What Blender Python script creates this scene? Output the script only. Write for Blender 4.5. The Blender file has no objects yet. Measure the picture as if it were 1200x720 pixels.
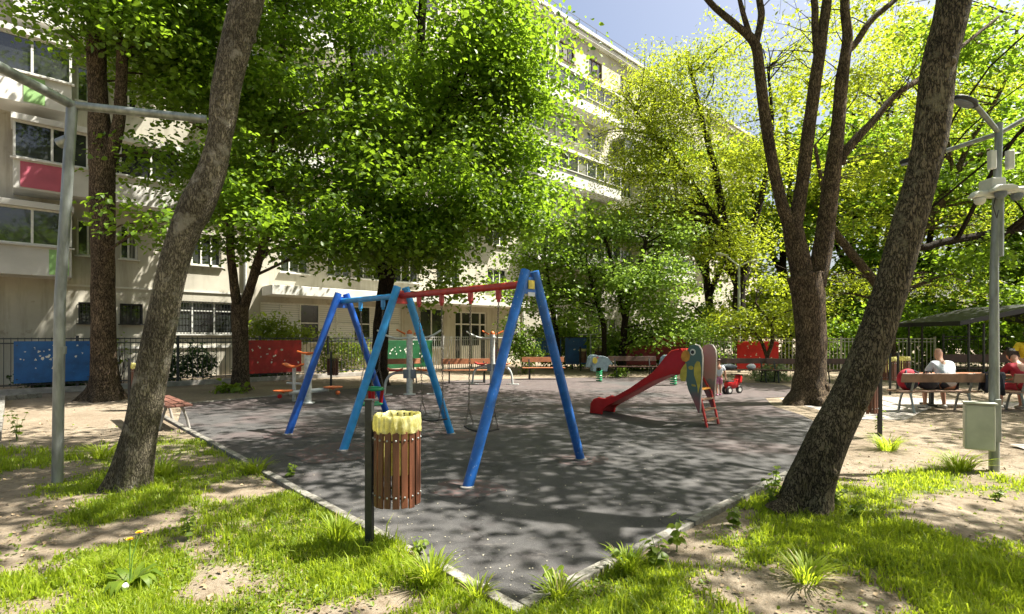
import bpy, bmesh, math, random
import numpy as np
from mathutils import Vector, Matrix, noise

random.seed(7)
RNG = np.random.default_rng(11)
scene = bpy.context.scene
COL = scene.collection
R = math.radians

# ------------------------------------------------------------------ camera, sky, sun, exposure
CAM_H, F, HOR = 1.6, 611.0, 395.0            # eye height (m), focal length and horizon on a 1200 px wide picture
cd = bpy.data.cameras.new("camera")
cam = bpy.data.objects.new("camera", cd)
COL.objects.link(cam)
cam.location = (0, 0, CAM_H)
cam.rotation_euler = (R(90), 0, 0)
cd.sensor_width = 36
cd.lens = F / 1200 * 36
cd.shift_y = (HOR - 360) / 1200
cd.clip_start = 0.05
cd.clip_end = 2000
scene.camera = cam

SUN_EL, SUN_AZ = R(58), R(84)                 # azimuth clockwise from +Y
sv = Vector((math.cos(SUN_EL) * math.sin(SUN_AZ), math.cos(SUN_EL) * math.cos(SUN_AZ), math.sin(SUN_EL)))
w = bpy.data.worlds.new("World")
scene.world = w
w.use_nodes = True
nt = w.node_tree
bg = nt.nodes["Background"]
sky = nt.nodes.new("ShaderNodeTexSky")
sky.sky_type = 'NISHITA'
sky.sun_disc = False
sky.sun_elevation = SUN_EL
sky.sun_rotation = SUN_AZ
sky.air_density = 1.0
sky.ozone_density = 0.8
sky.dust_density = 5.0
nt.links.new(sky.outputs[0], bg.inputs[0])
bg.inputs[1].default_value = 0.06
sl = bpy.data.lights.new("sun", 'SUN')
sl.energy = 5.0
sl.angle = R(0.5)
sl.color = (1.0, 0.95, 0.86)
so = bpy.data.objects.new("sun", sl)
so.rotation_euler = sv.to_track_quat('Z', 'Y').to_euler()
so.location = (20, 0, 40)
COL.objects.link(so)
scene.view_settings.view_transform = 'Standard'
scene.view_settings.look = 'None'
scene.view_settings.gamma = 1
scene.view_settings.use_curve_mapping = False
scene.view_settings.exposure = 1.78
scene.cycles.use_denoising = True
scene.cycles.max_bounces = 8
scene.cycles.diffuse_bounces = 4
scene.cycles.glossy_bounces = 3
scene.cycles.transmission_bounces = 5
scene.cycles.caustics_reflective = False
scene.cycles.caustics_refractive = False


# ------------------------------------------------------------------ helpers: measuring
def G(x, y):
    Y = CAM_H * F / (y - HOR)
    return Vector(((x - 600) / F * Y, Y, 0))


def P(x, y, Y):
    return Vector(((x - 600) / F * Y, Y, CAM_H - (y - HOR) / F * Y))


def pr(x, y, Y, wpx):
    p = P(x, y, Y)
    k = 1 / math.sqrt(1 + ((x - 600) / F) ** 2)      # round things look wider off the lens axis
    return (p.x, p.y, p.z, wpx / 2 / F * Y * k)


# ------------------------------------------------------------------ helpers: materials
def new_mat(name):
    m = bpy.data.materials.new(name)
    m.use_nodes = True
    return m, m.node_tree, m.node_tree.nodes["Principled BSDF"]


def N(nt, typ, **kw):
    n = nt.nodes.new(typ)
    for k, v in kw.items():
        setattr(n, k, v)
    return n


def noise_tex(nt, scale, detail=4, rough=0.55, vec=None, coord='Object', mapping=None):
    if vec is None:
        tc = N(nt, "ShaderNodeTexCoord")
        vec = tc.outputs[coord]
    if mapping:
        mp = N(nt, "ShaderNodeMapping")
        mp.inputs["Scale"].default_value = mapping
        nt.links.new(vec, mp.inputs[0])
        vec = mp.outputs[0]
    t = N(nt, "ShaderNodeTexNoise")
    t.inputs["Scale"].default_value = scale
    t.inputs["Detail"].default_value = detail
    t.inputs["Roughness"].default_value = rough
    nt.links.new(vec, t.inputs["Vector"])
    return t


def ramp(nt, fac, stops):
    r = N(nt, "ShaderNodeValToRGB")
    els = r.color_ramp.elements
    while len(els) < len(stops):
        els.new(0.5)
    for e, (p, c) in zip(els, stops):
        e.position = p
        e.color = (*c, 1) if len(c) == 3 else c
    nt.links.new(fac, r.inputs[0])
    return r


def mixc(nt, fac, a, b, mode='MIX'):
    m = N(nt, "ShaderNodeMix", data_type='RGBA', blend_type=mode)
    for sock, v in ((m.inputs[0], fac), (m.inputs[6], a), (m.inputs[7], b)):
        if hasattr(v, "links"):
            nt.links.new(v, sock)
        elif isinstance(v, (int, float)):
            sock.default_value = v
        else:
            sock.default_value = (*v, 1)
    return m.outputs[2]


def bump(nt, b, height, strength=0.3, dist=0.02):
    bp = N(nt, "ShaderNodeBump")
    bp.inputs["Strength"].default_value = strength
    bp.inputs["Distance"].default_value = dist
    nt.links.new(height, bp.inputs["Height"])
    nt.links.new(bp.outputs[0], b.inputs["Normal"])


def mat(name, col, rough=0.6, var=0.18, scale=6, bmp=0.15, metal=0.0, bdist=0.01, wear=None, spec=0.5, mapping=None, wear_amt=0.62):
    """plain surface with cloudy tone variation, optional chips of a second colour and a fine bump"""
    m, nt, b = new_mat(name)
    n1 = noise_tex(nt, scale, 5, mapping=mapping)
    lo = tuple(max(0, c * (1 - var * 1.3)) for c in col)
    hi = tuple(min(1, c * (1 + var)) for c in col)
    out = ramp(nt, n1.outputs[0], [(0.3, lo), (0.7, hi)]).outputs[0]
    if wear:
        n2 = noise_tex(nt, scale * 4.3, 6, 0.7, mapping=mapping)
        k = ramp(nt, n2.outputs[0], [(wear_amt, (0, 0, 0)), (wear_amt + 0.06, (1, 1, 1))])
        out = mixc(nt, k.outputs[0], out, wear)
    nt.links.new(out, b.inputs["Base Color"])
    b.inputs["Roughness"].default_value = rough
    b.inputs["Metallic"].default_value = metal
    b.inputs["Specular IOR Level"].default_value = spec
    if bmp:
        n3 = noise_tex(nt, scale * 9, 5, 0.6, mapping=mapping)
        bump(nt, b, n3.outputs[0], bmp, bdist)
    return m


def leaf_mat(name, dark, light, trans, tw=0.45, rough=0.45, dry=None):
    m, nt, b = new_mat(name)
    at = N(nt, "ShaderNodeAttribute", attribute_name="var")
    c = ramp(nt, at.outputs["Fac"], [(0.0, dark), (1.0, light)] if not dry else [(0.0, dark), (0.9, light), (0.93, dry)])
    nt.links.new(c.outputs[0], b.inputs["Base Color"])
    b.inputs["Roughness"].default_value = rough
    b.inputs["Specular IOR Level"].default_value = 0.35
    t = N(nt, "ShaderNodeBsdfTranslucent")
    c2 = ramp(nt, at.outputs["Fac"], [(0.0, tuple(v * 0.7 for v in trans)), (1.0, trans)])
    nt.links.new(c2.outputs[0], t.inputs[0])
    mx = N(nt, "ShaderNodeMixShader")
    mx.inputs[0].default_value = tw
    nt.links.new(b.outputs[0], mx.inputs[1])
    nt.links.new(t.outputs[0], mx.inputs[2])
    nt.links.new(mx.outputs[0], nt.nodes["Material Output"].inputs[0])
    return m


def bark_mat(name, dark, light, lichen=None, s=1.0, lich_at=0.6):
    m, nt, b = new_mat(name)
    tc = N(nt, "ShaderNodeTexCoord")
    mp = N(nt, "ShaderNodeMapping")
    mp.inputs["Scale"].default_value = (9 * s, 9 * s, 2.2 * s)
    nt.links.new(tc.outputs["Object"], mp.inputs[0])
    wob = noise_tex(nt, 3.0, 3, vec=mp.outputs[0])
    va = N(nt, "ShaderNodeVectorMath", operation='ADD')
    nt.links.new(mp.outputs[0], va.inputs[0])
    nt.links.new(wob.outputs["Color"], va.inputs[1])
    v = N(nt, "ShaderNodeTexVoronoi", feature='DISTANCE_TO_EDGE')
    v.inputs["Scale"].default_value = 3.2
    nt.links.new(va.outputs[0], v.inputs["Vector"])
    fine = noise_tex(nt, 6.0, 8, 0.7, vec=mp.outputs[0])
    rid = ramp(nt, v.outputs["Distance"], [(0.0, (0, 0, 0)), (0.22, (1, 1, 1))])
    mx = N(nt, "ShaderNodeMath", operation='MULTIPLY')
    nt.links.new(rid.outputs[0], mx.inputs[0])
    nt.links.new(fine.outputs[0], mx.inputs[1])
    c = ramp(nt, mx.outputs[0], [(0.05, dark), (0.5, light)]).outputs[0]
    bl = noise_tex(nt, 2.6, 5, 0.6, vec=tc.outputs["Object"])
    kb = ramp(nt, bl.outputs[0], [(0.35, (0.55, 0.53, 0.5)), (0.65, (1.15, 1.12, 1.05))])
    c = mixc(nt, 1.0, c, kb.outputs[0], 'MULTIPLY')
    if lichen:
        big = noise_tex(nt, 5.0, 7, 0.65, vec=tc.outputs["Object"])
        k = ramp(nt, big.outputs[0], [(lich_at, (0, 0, 0)), (lich_at + 0.1, (1, 1, 1))])
        c = mixc(nt, k.outputs[0], c, lichen)
    nt.links.new(c, b.inputs["Base Color"])
    b.inputs["Roughness"].default_value = 0.9
    b.inputs["Specular IOR Level"].default_value = 0.2
    bump(nt, b, mx.outputs[0], 1.0, 0.045)
    return m


# ------------------------------------------------------------------ helpers: meshes
class MB:
    def __init__(self):
        self.bm = bmesh.new()

    def box(self, c, s, rot=None, bev=0.0):
        c = Vector(c)
        hx, hy, hz = s[0] / 2, s[1] / 2, s[2] / 2
        co = [Vector((x, y, z)) for x in (-hx, hx) for y in (-hy, hy) for z in (-hz, hz)]
        if rot is not None:
            if not isinstance(rot, Matrix):
                rot = Matrix.Rotation(rot, 3, 'Z')
            co = [rot @ v for v in co]
        vs = [self.bm.verts.new(v + c) for v in co]
        fs = [self.bm.faces.new([vs[i] for i in q]) for q in
              ((0, 1, 3, 2), (4, 6, 7, 5), (0, 4, 5, 1), (2, 3, 7, 6), (0, 2, 6, 4), (1, 5, 7, 3))]
        if bev > 0:
            es = list({e for f in fs for e in f.edges})
            bmesh.ops.bevel(self.bm, geom=es, offset=bev, segments=2, profile=0.5, affect='EDGES')
        return self

    def bar(self, a, b, sx, sy, bev=0.0):
        """a square bar from a to b"""
        a, b = Vector(a), Vector(b)
        d = b - a
        q = d.to_track_quat('Z', 'Y').to_matrix()
        return self.box((a + b) / 2, (sx, sy, d.length), q, bev)

    def tube(self, pts, r, n=10, cap=True, jitter=0.0, seed=0.0, nf=2.5, lobes=0.0):
        pts = [Vector(p[:3]) for p in pts]
        k = len(pts)
        rs = list(r) if hasattr(r, "__len__") else [r] * k
        rings = []
        prev = None
        for i, p in enumerate(pts):
            d = (pts[min(i + 1, k - 1)] - pts[max(i - 1, 0)])
            d = d.normalized() if d.length > 1e-9 else Vector((0, 0, 1))
            if prev is None:
                u = d.orthogonal().normalized()
            else:
                u = (prev - d * prev.dot(d))
                u = u.normalized() if u.length > 1e-6 else d.orthogonal().normalized()
            prev = u
            v = d.cross(u)
            ring = []
            for j in range(n):
                a = 2 * math.pi * j / n
                dirv = u * math.cos(a) + v * math.sin(a)
                rr = rs[i]
                if jitter:
                    q = p + dirv * rr
                    rr *= 1 + jitter * noise.noise(Vector((q.x * nf + seed, q.y * nf, q.z * nf * 0.6))) \
                        + jitter * 0.5 * noise.noise(Vector((q.x * nf * 3 + seed, q.y * nf * 3, q.z * nf * 1.6)))
                if lobes and p.z < .8:
                    f = max(0.0, 1 - max(p.z, 0) / .8) ** 2
                    rr *= 1 + lobes * f * (math.sin(a * 5 + seed) * .5 + math.sin(a * 3 + seed * 2) * .5)
                ring.append(self.bm.verts.new(p + dirv * rr))
            rings.append(ring)
        for a, b in zip(rings, rings[1:]):
            for j in range(n):
                self.bm.faces.new((a[j], a[(j + 1) % n], b[(j + 1) % n], b[j]))
        if cap and n > 2:
            self.bm.faces.new(list(reversed(rings[0])))
            self.bm.faces.new(rings[-1])
        return self

    def lathe(self, prof, c=(0, 0, 0), n=20, wob=0.0, axis=None):
        c = Vector(c)
        q = axis.to_track_quat('Z', 'Y').to_matrix() if axis is not None else Matrix.Identity(3)
        rings = []
        for r, z in prof:
            ring = []
            for j in range(n):
                a = 2 * math.pi * j / n
                rr = r * (1 + wob * noise.noise(Vector((math.cos(a) * 3 + c.x, math.sin(a) * 3, z * 14))))
                ring.append(self.bm.verts.new(c + q @ Vector((rr * math.cos(a), rr * math.sin(a), z))))
            rings.append(ring)
        for a, b in zip(rings, rings[1:]):
            for j in range(n):
                self.bm.faces.new((a[j], a[(j + 1) % n], b[(j + 1) % n], b[j]))
        if prof[0][0] > 1e-4:
            self.bm.faces.new(list(reversed(rings[0])))
        if prof[-1][0] > 1e-4:
            self.bm.faces.new(rings[-1])
        return self

    def ball(self, c, r, sc=(1, 1, 1), seg=12, rot=None):
        M = Matrix.Translation(Vector(c)) @ (rot.to_4x4() if rot else Matrix.Identity(4)) @ Matrix.Diagonal((r * sc[0], r * sc[1], r * sc[2], 1))
        bmesh.ops.create_uvsphere(self.bm, u_segments=seg, v_segments=max(6, seg * 2 // 3), radius=1, matrix=M)
        return self

    def prism(self, poly, o, ux, uy, th, bev=0.0):
        """outline in the plane (ux, uy) at o, thickness th along ux x uy, centred"""
        o, ux, uy = Vector(o), Vector(ux), Vector(uy)
        nn = ux.cross(uy).normalized()
        a = [self.bm.verts.new(o + ux * p[0] + uy * p[1] + nn * th / 2) for p in poly]
        b = [self.bm.verts.new(o + ux * p[0] + uy * p[1] - nn * th / 2) for p in poly]
        f1 = self.bm.faces.new(a)
        f2 = self.bm.faces.new(list(reversed(b)))
        n = len(poly)
        for i in range(n):
            self.bm.faces.new((a[i], b[i], b[(i + 1) % n], a[(i + 1) % n]))
        if bev:
            es = list(f1.edges) + list(f2.edges)
            bmesh.ops.bevel(self.bm, geom=es, offset=bev, segments=1, affect='EDGES')
        return self

    def sheet(self, poly, z):
        self.bm.faces.new([self.bm.verts.new((p[0], p[1], z)) for p in poly])
        return self

    def build(self, name, m, parent=None, smooth=False, off=None, tri=False):
        if off is not None:
            bmesh.ops.translate(self.bm, verts=self.bm.verts, vec=-Vector(off))
        bmesh.ops.recalc_face_normals(self.bm, faces=self.bm.faces)
        if tri:
            bmesh.ops.triangulate(self.bm, faces=self.bm.faces)
        me = bpy.data.meshes.new(name)
        self.bm.to_mesh(me)
        self.bm.free()
        me.materials.append(m)
        if smooth:
            for p in me.polygons:
                p.use_smooth = True
            try:
                me.set_sharp_from_angle(angle=R(45))
            except Exception:
                pass
        o = bpy.data.objects.new(name, me)
        o.parent = parent
        COL.objects.link(o)
        return o


def thing(name, label, cat, loc=(0, 0, 0), rz=0.0, group=None):
    o = bpy.data.objects.new(name, None)
    o.empty_display_size = 0.2
    o.location = loc
    o.rotation_euler = (0, 0, rz)
    COL.objects.link(o)
    tag(o, label, cat, group)
    return o


def tag(o, label, cat, group=None, kind=None):
    o["label"] = label
    o["category"] = cat
    if group:
        o["group"] = group
    if kind:
        o["kind"] = kind
    return o


def dup(root, loc, rz, label, group=None):
    r = root.copy()
    COL.objects.link(r)
    r.location = loc
    r.rotation_euler = (0, 0, rz)
    r["label"] = label
    if group:
        r["group"] = group
    for ch in list(root.children):
        c = ch.copy()
        COL.objects.link(c)
        c.parent = r
        for g in list(ch.children):
            d = g.copy()
            COL.objects.link(d)
            d.parent = c
    return r


def smoothpath(pts, k=4):
    """Catmull-Rom through (x,y,z,r) points"""
    a = np.array(pts, float)
    if len(a) < 3:
        return [tuple(p) for p in a]
    e = np.vstack([2 * a[0] - a[1], a, 2 * a[-1] - a[-2]])
    out = []
    for i in range(1, len(e) - 2):
        p0, p1, p2, p3 = e[i - 1], e[i], e[i + 1], e[i + 2]
        for t in np.linspace(0, 1, k, endpoint=False):
            out.append(0.5 * ((2 * p1) + (p2 - p0) * t + (2 * p0 - 5 * p1 + 4 * p2 - p3) * t * t + (3 * p1 - p0 - 3 * p2 + p3) * t ** 3))
    out.append(a[-1])
    for q in out:
        q[3] = max(q[3], 0.004)
    return [tuple(q) for q in out]


def np_mesh(name, V, loops, sizes, m, parent=None, attr=None, smooth=True):
    me = bpy.data.meshes.new(name)
    me.vertices.add(len(V))
    me.vertices.foreach_set("co", np.ascontiguousarray(V, dtype=np.float32).ravel())
    me.loops.add(len(loops))
    me.loops.foreach_set("vertex_index", np.ascontiguousarray(loops, dtype=np.int32))
    me.polygons.add(len(sizes))
    st = np.concatenate([[0], np.cumsum(sizes)[:-1]]).astype(np.int32)
    me.polygons.foreach_set("loop_start", st)
    me.polygons.foreach_set("use_smooth", np.full(len(sizes), smooth, dtype=bool))
    me.update(calc_edges=True)
    if attr is not None:
        at = me.attributes.new("var", 'FLOAT', 'FACE')
        at.data.foreach_set("value", np.ascontiguousarray(attr, dtype=np.float32))
    me.materials.append(m)
    o = bpy.data.objects.new(name, me)
    o.parent = parent
    COL.objects.link(o)
    return o


LEAF = np.array([[0, 0, 0], [.36, .22, .10], [.33, .62, .09], [0, 1.0, -.08], [-.33, .62, .09], [-.36, .22, .10]])
LEAFLET = np.array([[0, 0, 0], [.17, .25, .04], [.15, .7, .03], [0, 1.0, -.08], [-.15, .7, .03], [-.17, .25, .04]])


def leaf_mesh(name, C, nrm, size, var, m, parent, off=(0, 0, 0), shape=LEAF):
    n = len(C)
    nrm = nrm / np.linalg.norm(nrm, axis=1, keepdims=True)
    t = RNG.normal(size=(n, 3))
    t[:, 2] -= 0.55                                  # tips hang
    t -= nrm * np.sum(t * nrm, axis=1, keepdims=True)
    t /= np.linalg.norm(t, axis=1, keepdims=True)
    s = np.cross(t, nrm)
    sz = size[:, None, None]
    V = C[:, None, :] + sz * (shape[None, :, 0:1] * s[:, None, :] + (shape[None, :, 1:2] - 0.5) * t[:, None, :] + shape[None, :, 2:3] * nrm[:, None, :])
    V = V.reshape(-1, 3) - np.array(off)[None]
    base = (np.arange(n) * 6)[:, None]
    q = np.concatenate([base + np.array([[0, 1, 2, 3]]), base + np.array([[3, 4, 5, 0]])], axis=1).reshape(-1)
    return np_mesh(name, V, q, np.full(2 * n, 4), m, parent, np.repeat(var, 2))


def clump_leaves(centres, per, cs, flat=0.5, size=0.13, up=1.0):
    """leaves scattered round clump centres; returns points, normals, sizes, tone"""
    k = len(centres)
    per_k = np.maximum(4, RNG.poisson(per, k))
    idx = np.repeat(np.arange(k), per_k)
    scale = RNG.uniform(0.65, 1.35, k)
    d = RNG.normal(size=(len(idx), 3))
    r = np.linalg.norm(d, axis=1, keepdims=True)
    d = d / r * np.minimum(r, 2.1)
    d[:, 2] *= flat
    off = d * cs * scale[idx][:, None]
    off[:, 2] -= np.minimum(.45 * cs, 0.22 * (off[:, 0] ** 2 + off[:, 1] ** 2) / max(cs, .05))   # sprays droop at the rim
    C = centres[idx] + off
    nr = RNG.normal(size=(len(idx), 3)) * 0.55 + np.array([0, 0, up]) + d * np.array([.35, .35, .2])
    sz = size * RNG.uniform(0.45, 1.35, len(idx))
    tone = np.clip(RNG.normal(0.5, 0.2, k)[idx] + RNG.normal(0, 0.17, len(idx)), 0, 1)
    return C, nr, sz, tone


def ell_points(c, r, n, power=0.42):
    d = RNG.normal(size=(n, 3))
    d /= np.linalg.norm(d, axis=1, keepdims=True)
    return np.array(c)[None] + d * (RNG.uniform(0, 1, (n, 1)) ** power) * np.array(r)[None]


def boughs(c, r, n, power, cs, gather=5.5):
    """clump centres gathered into flattish sprays with gaps between them"""
    m = max(1, round(n / gather))
    b = ell_points(c, r, m, power)
    idx = RNG.integers(0, m, n)
    o = RNG.normal(size=(n, 3)) * np.array([1.35, 1.35, .34]) * cs
    return b[idx] + o


def tree(name, label, stems, regions, lm, bark, group=None, per=70, cs=0.55, leaf=0.14, flat=0.5, twig=0.35,
         shape=LEAF, jitter=0.10, nring=16, bare=0, cat="tree", up=1.0, power=0.42, branch_r=0.035, gather=5.5, knots=0):
    """stems: lists of (x,y,z,r); regions: (cx,cy,cz,rx,ry,rz,n clumps) ellipsoids of foliage"""
    base = Vector((stems[0][0][0], stems[0][0][1], 0))
    root = thing(name, label, cat, base, 0, group)
    mb = MB()
    allp = []
    for i, s in enumerate(stems):
        sp = smoothpath(s, 5)
        mb.tube([p[:3] for p in sp], [p[3] for p in sp], nring if sp[0][3] > 0.05 else 8, True, jitter, i * 7.1, lobes=.36 if s[0][2] < .1 else 0)
        allp += [p for p in sp]
    A = np.array(allp)
    cen = np.vstack([boughs(g[:3], g[3:6], g[6], power, cs, gather) for g in regions]) if regions else np.zeros((0, 3))
    for c in cen:
        if random.random() > twig:
            continue
        d = np.linalg.norm(A[:, :3] - c[None], axis=1) + 1.2 * np.maximum(0, A[:, 2] - c[2] + 0.4)
        q = A[int(np.argmin(d))]
        a, b = Vector(q[:3]), Vector(c)
        if (b - a).length < 0.3:
            continue
        mid = (a + b) / 2 + Vector((random.uniform(-1, 1), random.uniform(-1, 1), random.uniform(0, 1.2))) * (b - a).length * 0.13
        r0 = min(q[3] * 0.6, branch_r * (0.5 + 0.25 * (b - a).length))
        bp = smoothpath([(a.x, a.y, a.z, r0), (mid.x, mid.y, mid.z, r0 * 0.65), (b.x, b.y, b.z, 0.006)], 4)
        mb.tube([p[:3] for p in bp], [p[3] for p in bp], 5, False)
    for _ in range(bare):                                            # leafless twigs near the limb ends
        q = A[random.randrange(len(A) // 3, len(A))]
        p = Vector(q[:3])
        d = Vector((random.gauss(0, 1), random.gauss(0, 1), random.gauss(0.5, .6))).normalized()
        pts, rs = [p.copy()], [min(q[3] * .4, .016)]
        for s in range(6):
            d = (d + Vector((random.gauss(0, .35), random.gauss(0, .35), random.gauss(-.05, .3)))).normalized()
            p = p + d * random.uniform(.2, .5)
            pts.append(p.copy())
            rs.append(max(.004, rs[-1] * .72))
        mb.tube(pts, rs, 5, False)
    if knots:
        sp = smoothpath(stems[0], 5)
        for _ in range(knots):
            q = random.choice(sp[6:])
            a = random.uniform(0, 6.28)
            mb.ball((q[0] + q[3] * .93 * math.cos(a), q[1] + q[3] * .93 * math.sin(a), q[2]), q[3] * random.uniform(.16, .3), (1, 1, 1.4), 10)
    mb.build("trunk", bark, root, True, base)
    if len(cen):
        C, nr, sz, tone = clump_leaves(cen, per, cs, flat, leaf, up)
        keep = C[:, 2] > 0.02
        leaf_mesh("crown", C[keep], nr[keep], sz[keep], tone[keep], lm, root, base, shape)
    return root


def skin_mesh(name, verts, edges, radii, m, parent=None, sub=2, root_i=0, off=(0, 0, 0)):
    me = bpy.data.meshes.new("tmp")
    me.from_pydata([tuple(Vector(v) - Vector(off)) for v in verts], edges, [])
    o = bpy.data.objects.new("tmp", me)
    COL.objects.link(o)
    md = o.modifiers.new("skin", 'SKIN')
    md.use_smooth_shade = True
    for i, r in enumerate(radii):
        sv_ = me.skin_vertices[0].data[i]
        sv_.radius = (r, r) if not hasattr(r, "__len__") else r
        sv_.use_root = (i == root_i)
    s = o.modifiers.new("sub", 'SUBSURF')
    s.levels = sub
    s.render_levels = sub
    dg = bpy.context.evaluated_depsgraph_get()
    out = bpy.data.meshes.new_from_object(o.evaluated_get(dg))
    bpy.data.objects.remove(o)
    bpy.data.meshes.remove(me)
    out.name = name
    out.materials.clear()
    out.materials.append(m)
    for p in out.polygons:
        p.use_smooth = True
    r = bpy.data.objects.new(name, out)
    r.parent = parent
    COL.objects.link(r)
    return r

# ------------------------------------------------------------------ materials
M = {}
M['steel'] = mat("galvanised_steel", (.27, .29, .28), .45, .3, 14, .25, .55, .003, mapping=(1, 1, .25))
M['steel_pale'] = mat("pale_painted_steel", (.5, .52, .5), .45, .2, 14, .15, .15, .003)
M['dark_metal'] = mat("dark_painted_iron", (.028, .03, .03), .5, .3, 20, .2, .2, .003)
M['fence_dark'] = mat("dark_fence_paint", (.035, .04, .045), .5, .3, 12, .2, .1, .003)
M['fence_pale'] = mat("pale_grey_fence_paint", (.42, .42, .40), .5, .2, 12, .2, .1, .003)
M['blue_dark'] = mat("shaded_blue_paint", (.012, .08, .36), .33, .2, 8, .12, 0, .003, wear=(.30, .36, .45), wear_amt=.70)  # left frame's blue, paint tone with shade mixed into the colour
M['blue_mid'] = mat("strong_blue_paint", (.018, .125, .44), .33, .2, 8, .12, 0, .003, wear=(.34, .40, .48), wear_amt=.62)
M['blue_light'] = mat("light_blue_paint", (.03, .27, .62), .33, .15, 8, .12, 0, .003, wear=(.4, .5, .58), wear_amt=.68)
M['red_paint'] = mat("red_paint", (.42, .03, .025), .4, .25, 9, .12, 0, .003, wear=(.25, .10, .08), wear_amt=.66)
M['red_plastic'] = mat("red_moulded_plastic", (.46, .010, .012), .38, .2, 3, .08, 0, .003, wear=(.36, .03, .03), wear_amt=.6, spec=.3)
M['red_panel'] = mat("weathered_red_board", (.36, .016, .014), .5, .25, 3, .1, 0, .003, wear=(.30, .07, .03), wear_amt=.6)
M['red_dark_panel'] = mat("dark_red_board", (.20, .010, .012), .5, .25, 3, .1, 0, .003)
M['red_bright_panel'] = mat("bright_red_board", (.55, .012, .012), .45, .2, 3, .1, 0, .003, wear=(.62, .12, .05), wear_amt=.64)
M['blue_panel'] = mat("blue_board", (.01, .10, .30), .45, .25, 3, .1, 0, .003, wear=(.02, .16, .38), wear_amt=.62)
M['green_panel'] = mat("green_board", (.007, .075, .024), .45, .25, 3, .1, 0, .003)
M['panel_chip'] = mat("light_through_cut_outs", (.62, .62, .56), .6, .2, 10, 0)  # pale tone stands for light seen through the boards' cut-outs
M['orange'] = mat("orange_plastic", (.62, .14, .03), .4, .2, 8, .1, 0, .003)
M['wood_bin'] = mat("varnished_bin_slats", (.12, .042, .021), .46, .5, 5, .25, 0, .004, mapping=(3, 3, .35), wear=(.10, .035, .018), wear_amt=.6)
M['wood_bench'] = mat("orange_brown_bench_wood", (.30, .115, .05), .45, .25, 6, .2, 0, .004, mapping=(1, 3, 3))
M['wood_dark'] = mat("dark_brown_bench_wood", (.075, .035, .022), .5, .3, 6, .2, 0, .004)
M['wood_red'] = mat("faded_red_brown_bench_wood", (.15, .062, .042), .6, .35, 6, .25, 0, .004)
M['wood_pale'] = mat("weathered_bench_wood", (.26, .155, .10), .5, .25, 6, .2, 0, .004)
M['concrete'] = mat("weathered_concrete", (.30, .28, .25), .85, .25, 5, .35, 0, .01, wear=(.16, .15, .13), wear_amt=.6)
M['kerb'] = mat("pale_kerb_concrete", (.21, .20, .172), .85, .3, 4, .5, 0, .01, wear=(.11, .10, .08), wear_amt=.5)
M['skin'] = mat("skin", (.52, .27, .18), .5, .1, 9, .05)
M['hair_dark'] = mat("dark_hair", (.02, .015, .012), .6, .3, 30, .3)
M['white_cloth'] = mat("pale_grey_cotton", (.60, .63, .68), .8, .08, 7, .3, 0, .01)
M['yellow_cloth'] = mat("yellow_cotton", (.68, .47, .02), .8, .1, 7, .3, 0, .01)
M['red_cloth'] = mat("red_cotton", (.40, .012, .03), .8, .15, 7, .3, 0, .01)
M['navy_cloth'] = mat("dark_navy_cotton", (.018, .02, .032), .8, .2, 9, .3, 0, .01)
M['grey_cloth'] = mat("grey_cotton", (.16, .18, .21), .8, .2, 9, .3, 0, .01)
M['shoe'] = mat("pale_shoe", (.5, .48, .45), .6, .2, 9, .1)
M['pink_cloth'] = mat("pink_patterned_cloth", (.55, .16, .32), .8, .5, 22, .1, 0, .01, wear=(.62, .55, .6), wear_amt=.55)
M['bag_yellow'] = mat("thin_yellow_bin_bag", (.62, .56, .16), .32, .22, 16, .7, 0, .02)
M['bag_olive'] = mat("pale_olive_bin_bag", (.50, .47, .20), .35, .22, 16, .7, 0, .02)
M['white_paint'] = mat("white_frame_paint", (.62, .62, .57), .45, .12, 9, .05)
M['brown_frame'] = mat("brown_frame_paint", (.10, .06, .04), .45, .2, 9, .05)
M['cabinet'] = mat("pale_green_grey_cabinet_paint", (.48, .48, .40), .42, .12, 5, .08, 0, .003, wear=(.36, .36, .28), wear_amt=.68)
M['plastic_white'] = mat("off_white_plastic", (.62, .62, .58), .35, .1, 8, .03)
M['black'] = mat("black_plastic", (.015, .015, .016), .4, .2, 8, .05)
M['chain'] = mat("rusty_chain_steel", (.16, .14, .12), .45, .3, 30, .2, .7, .003)
M['rubber'] = mat("black_rubber", (.02, .02, .02), .7, .3, 12, .2)
M['green_plastic'] = mat("green_plastic", (.02, .30, .12), .35, .15, 9, .05)
M['parrot_eye'] = mat("white_eye_paint", (.72, .72, .66), .4, .1, 9, 0)
M['parrot_yellow'] = mat("faded_yellow_paint", (.58, .46, .06), .45, .25, 7, .1, wear=(.5, .42, .2), wear_amt=.6)
M['parrot_beak'] = mat("orange_yellow_paint", (.60, .27, .03), .45, .25, 7, .1)
M['panel_edge'] = mat("pale_plywood_edge", (.55, .50, .44), .6, .2, 9, .1)
M['elephant'] = mat("grey_blue_board", (.20, .28, .32), .5, .2, 7, .1, wear=(.33, .40, .42), wear_amt=.62)
M['roof_dark'] = mat("dark_gazebo_roofing", (.011, .012, .013), .6, .3, 8, .2)
M['dandelion'] = mat("yellow_petals", (.85, .48, .01), .6, .2, 60, 0)
m, nt, b = new_mat("thin_translucent_yellow_bag")
nn = noise_tex(nt, 22, 6, .7)
c = ramp(nt, nn.outputs[0], [(.35, (.60, .55, .16)), (.65, (.72, .70, .40))])
nt.links.new(c.outputs[0], b.inputs["Base Color"])
b.inputs["Roughness"].default_value = .28
nb = noise_tex(nt, 30, 4, .6, mapping=(1, 1, .4))
bump(nt, b, nb.outputs[0], .8, .012)
tl = N(nt, "ShaderNodeBsdfTranslucent")
tl.inputs[0].default_value = (.75, .70, .25, 1)
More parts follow.
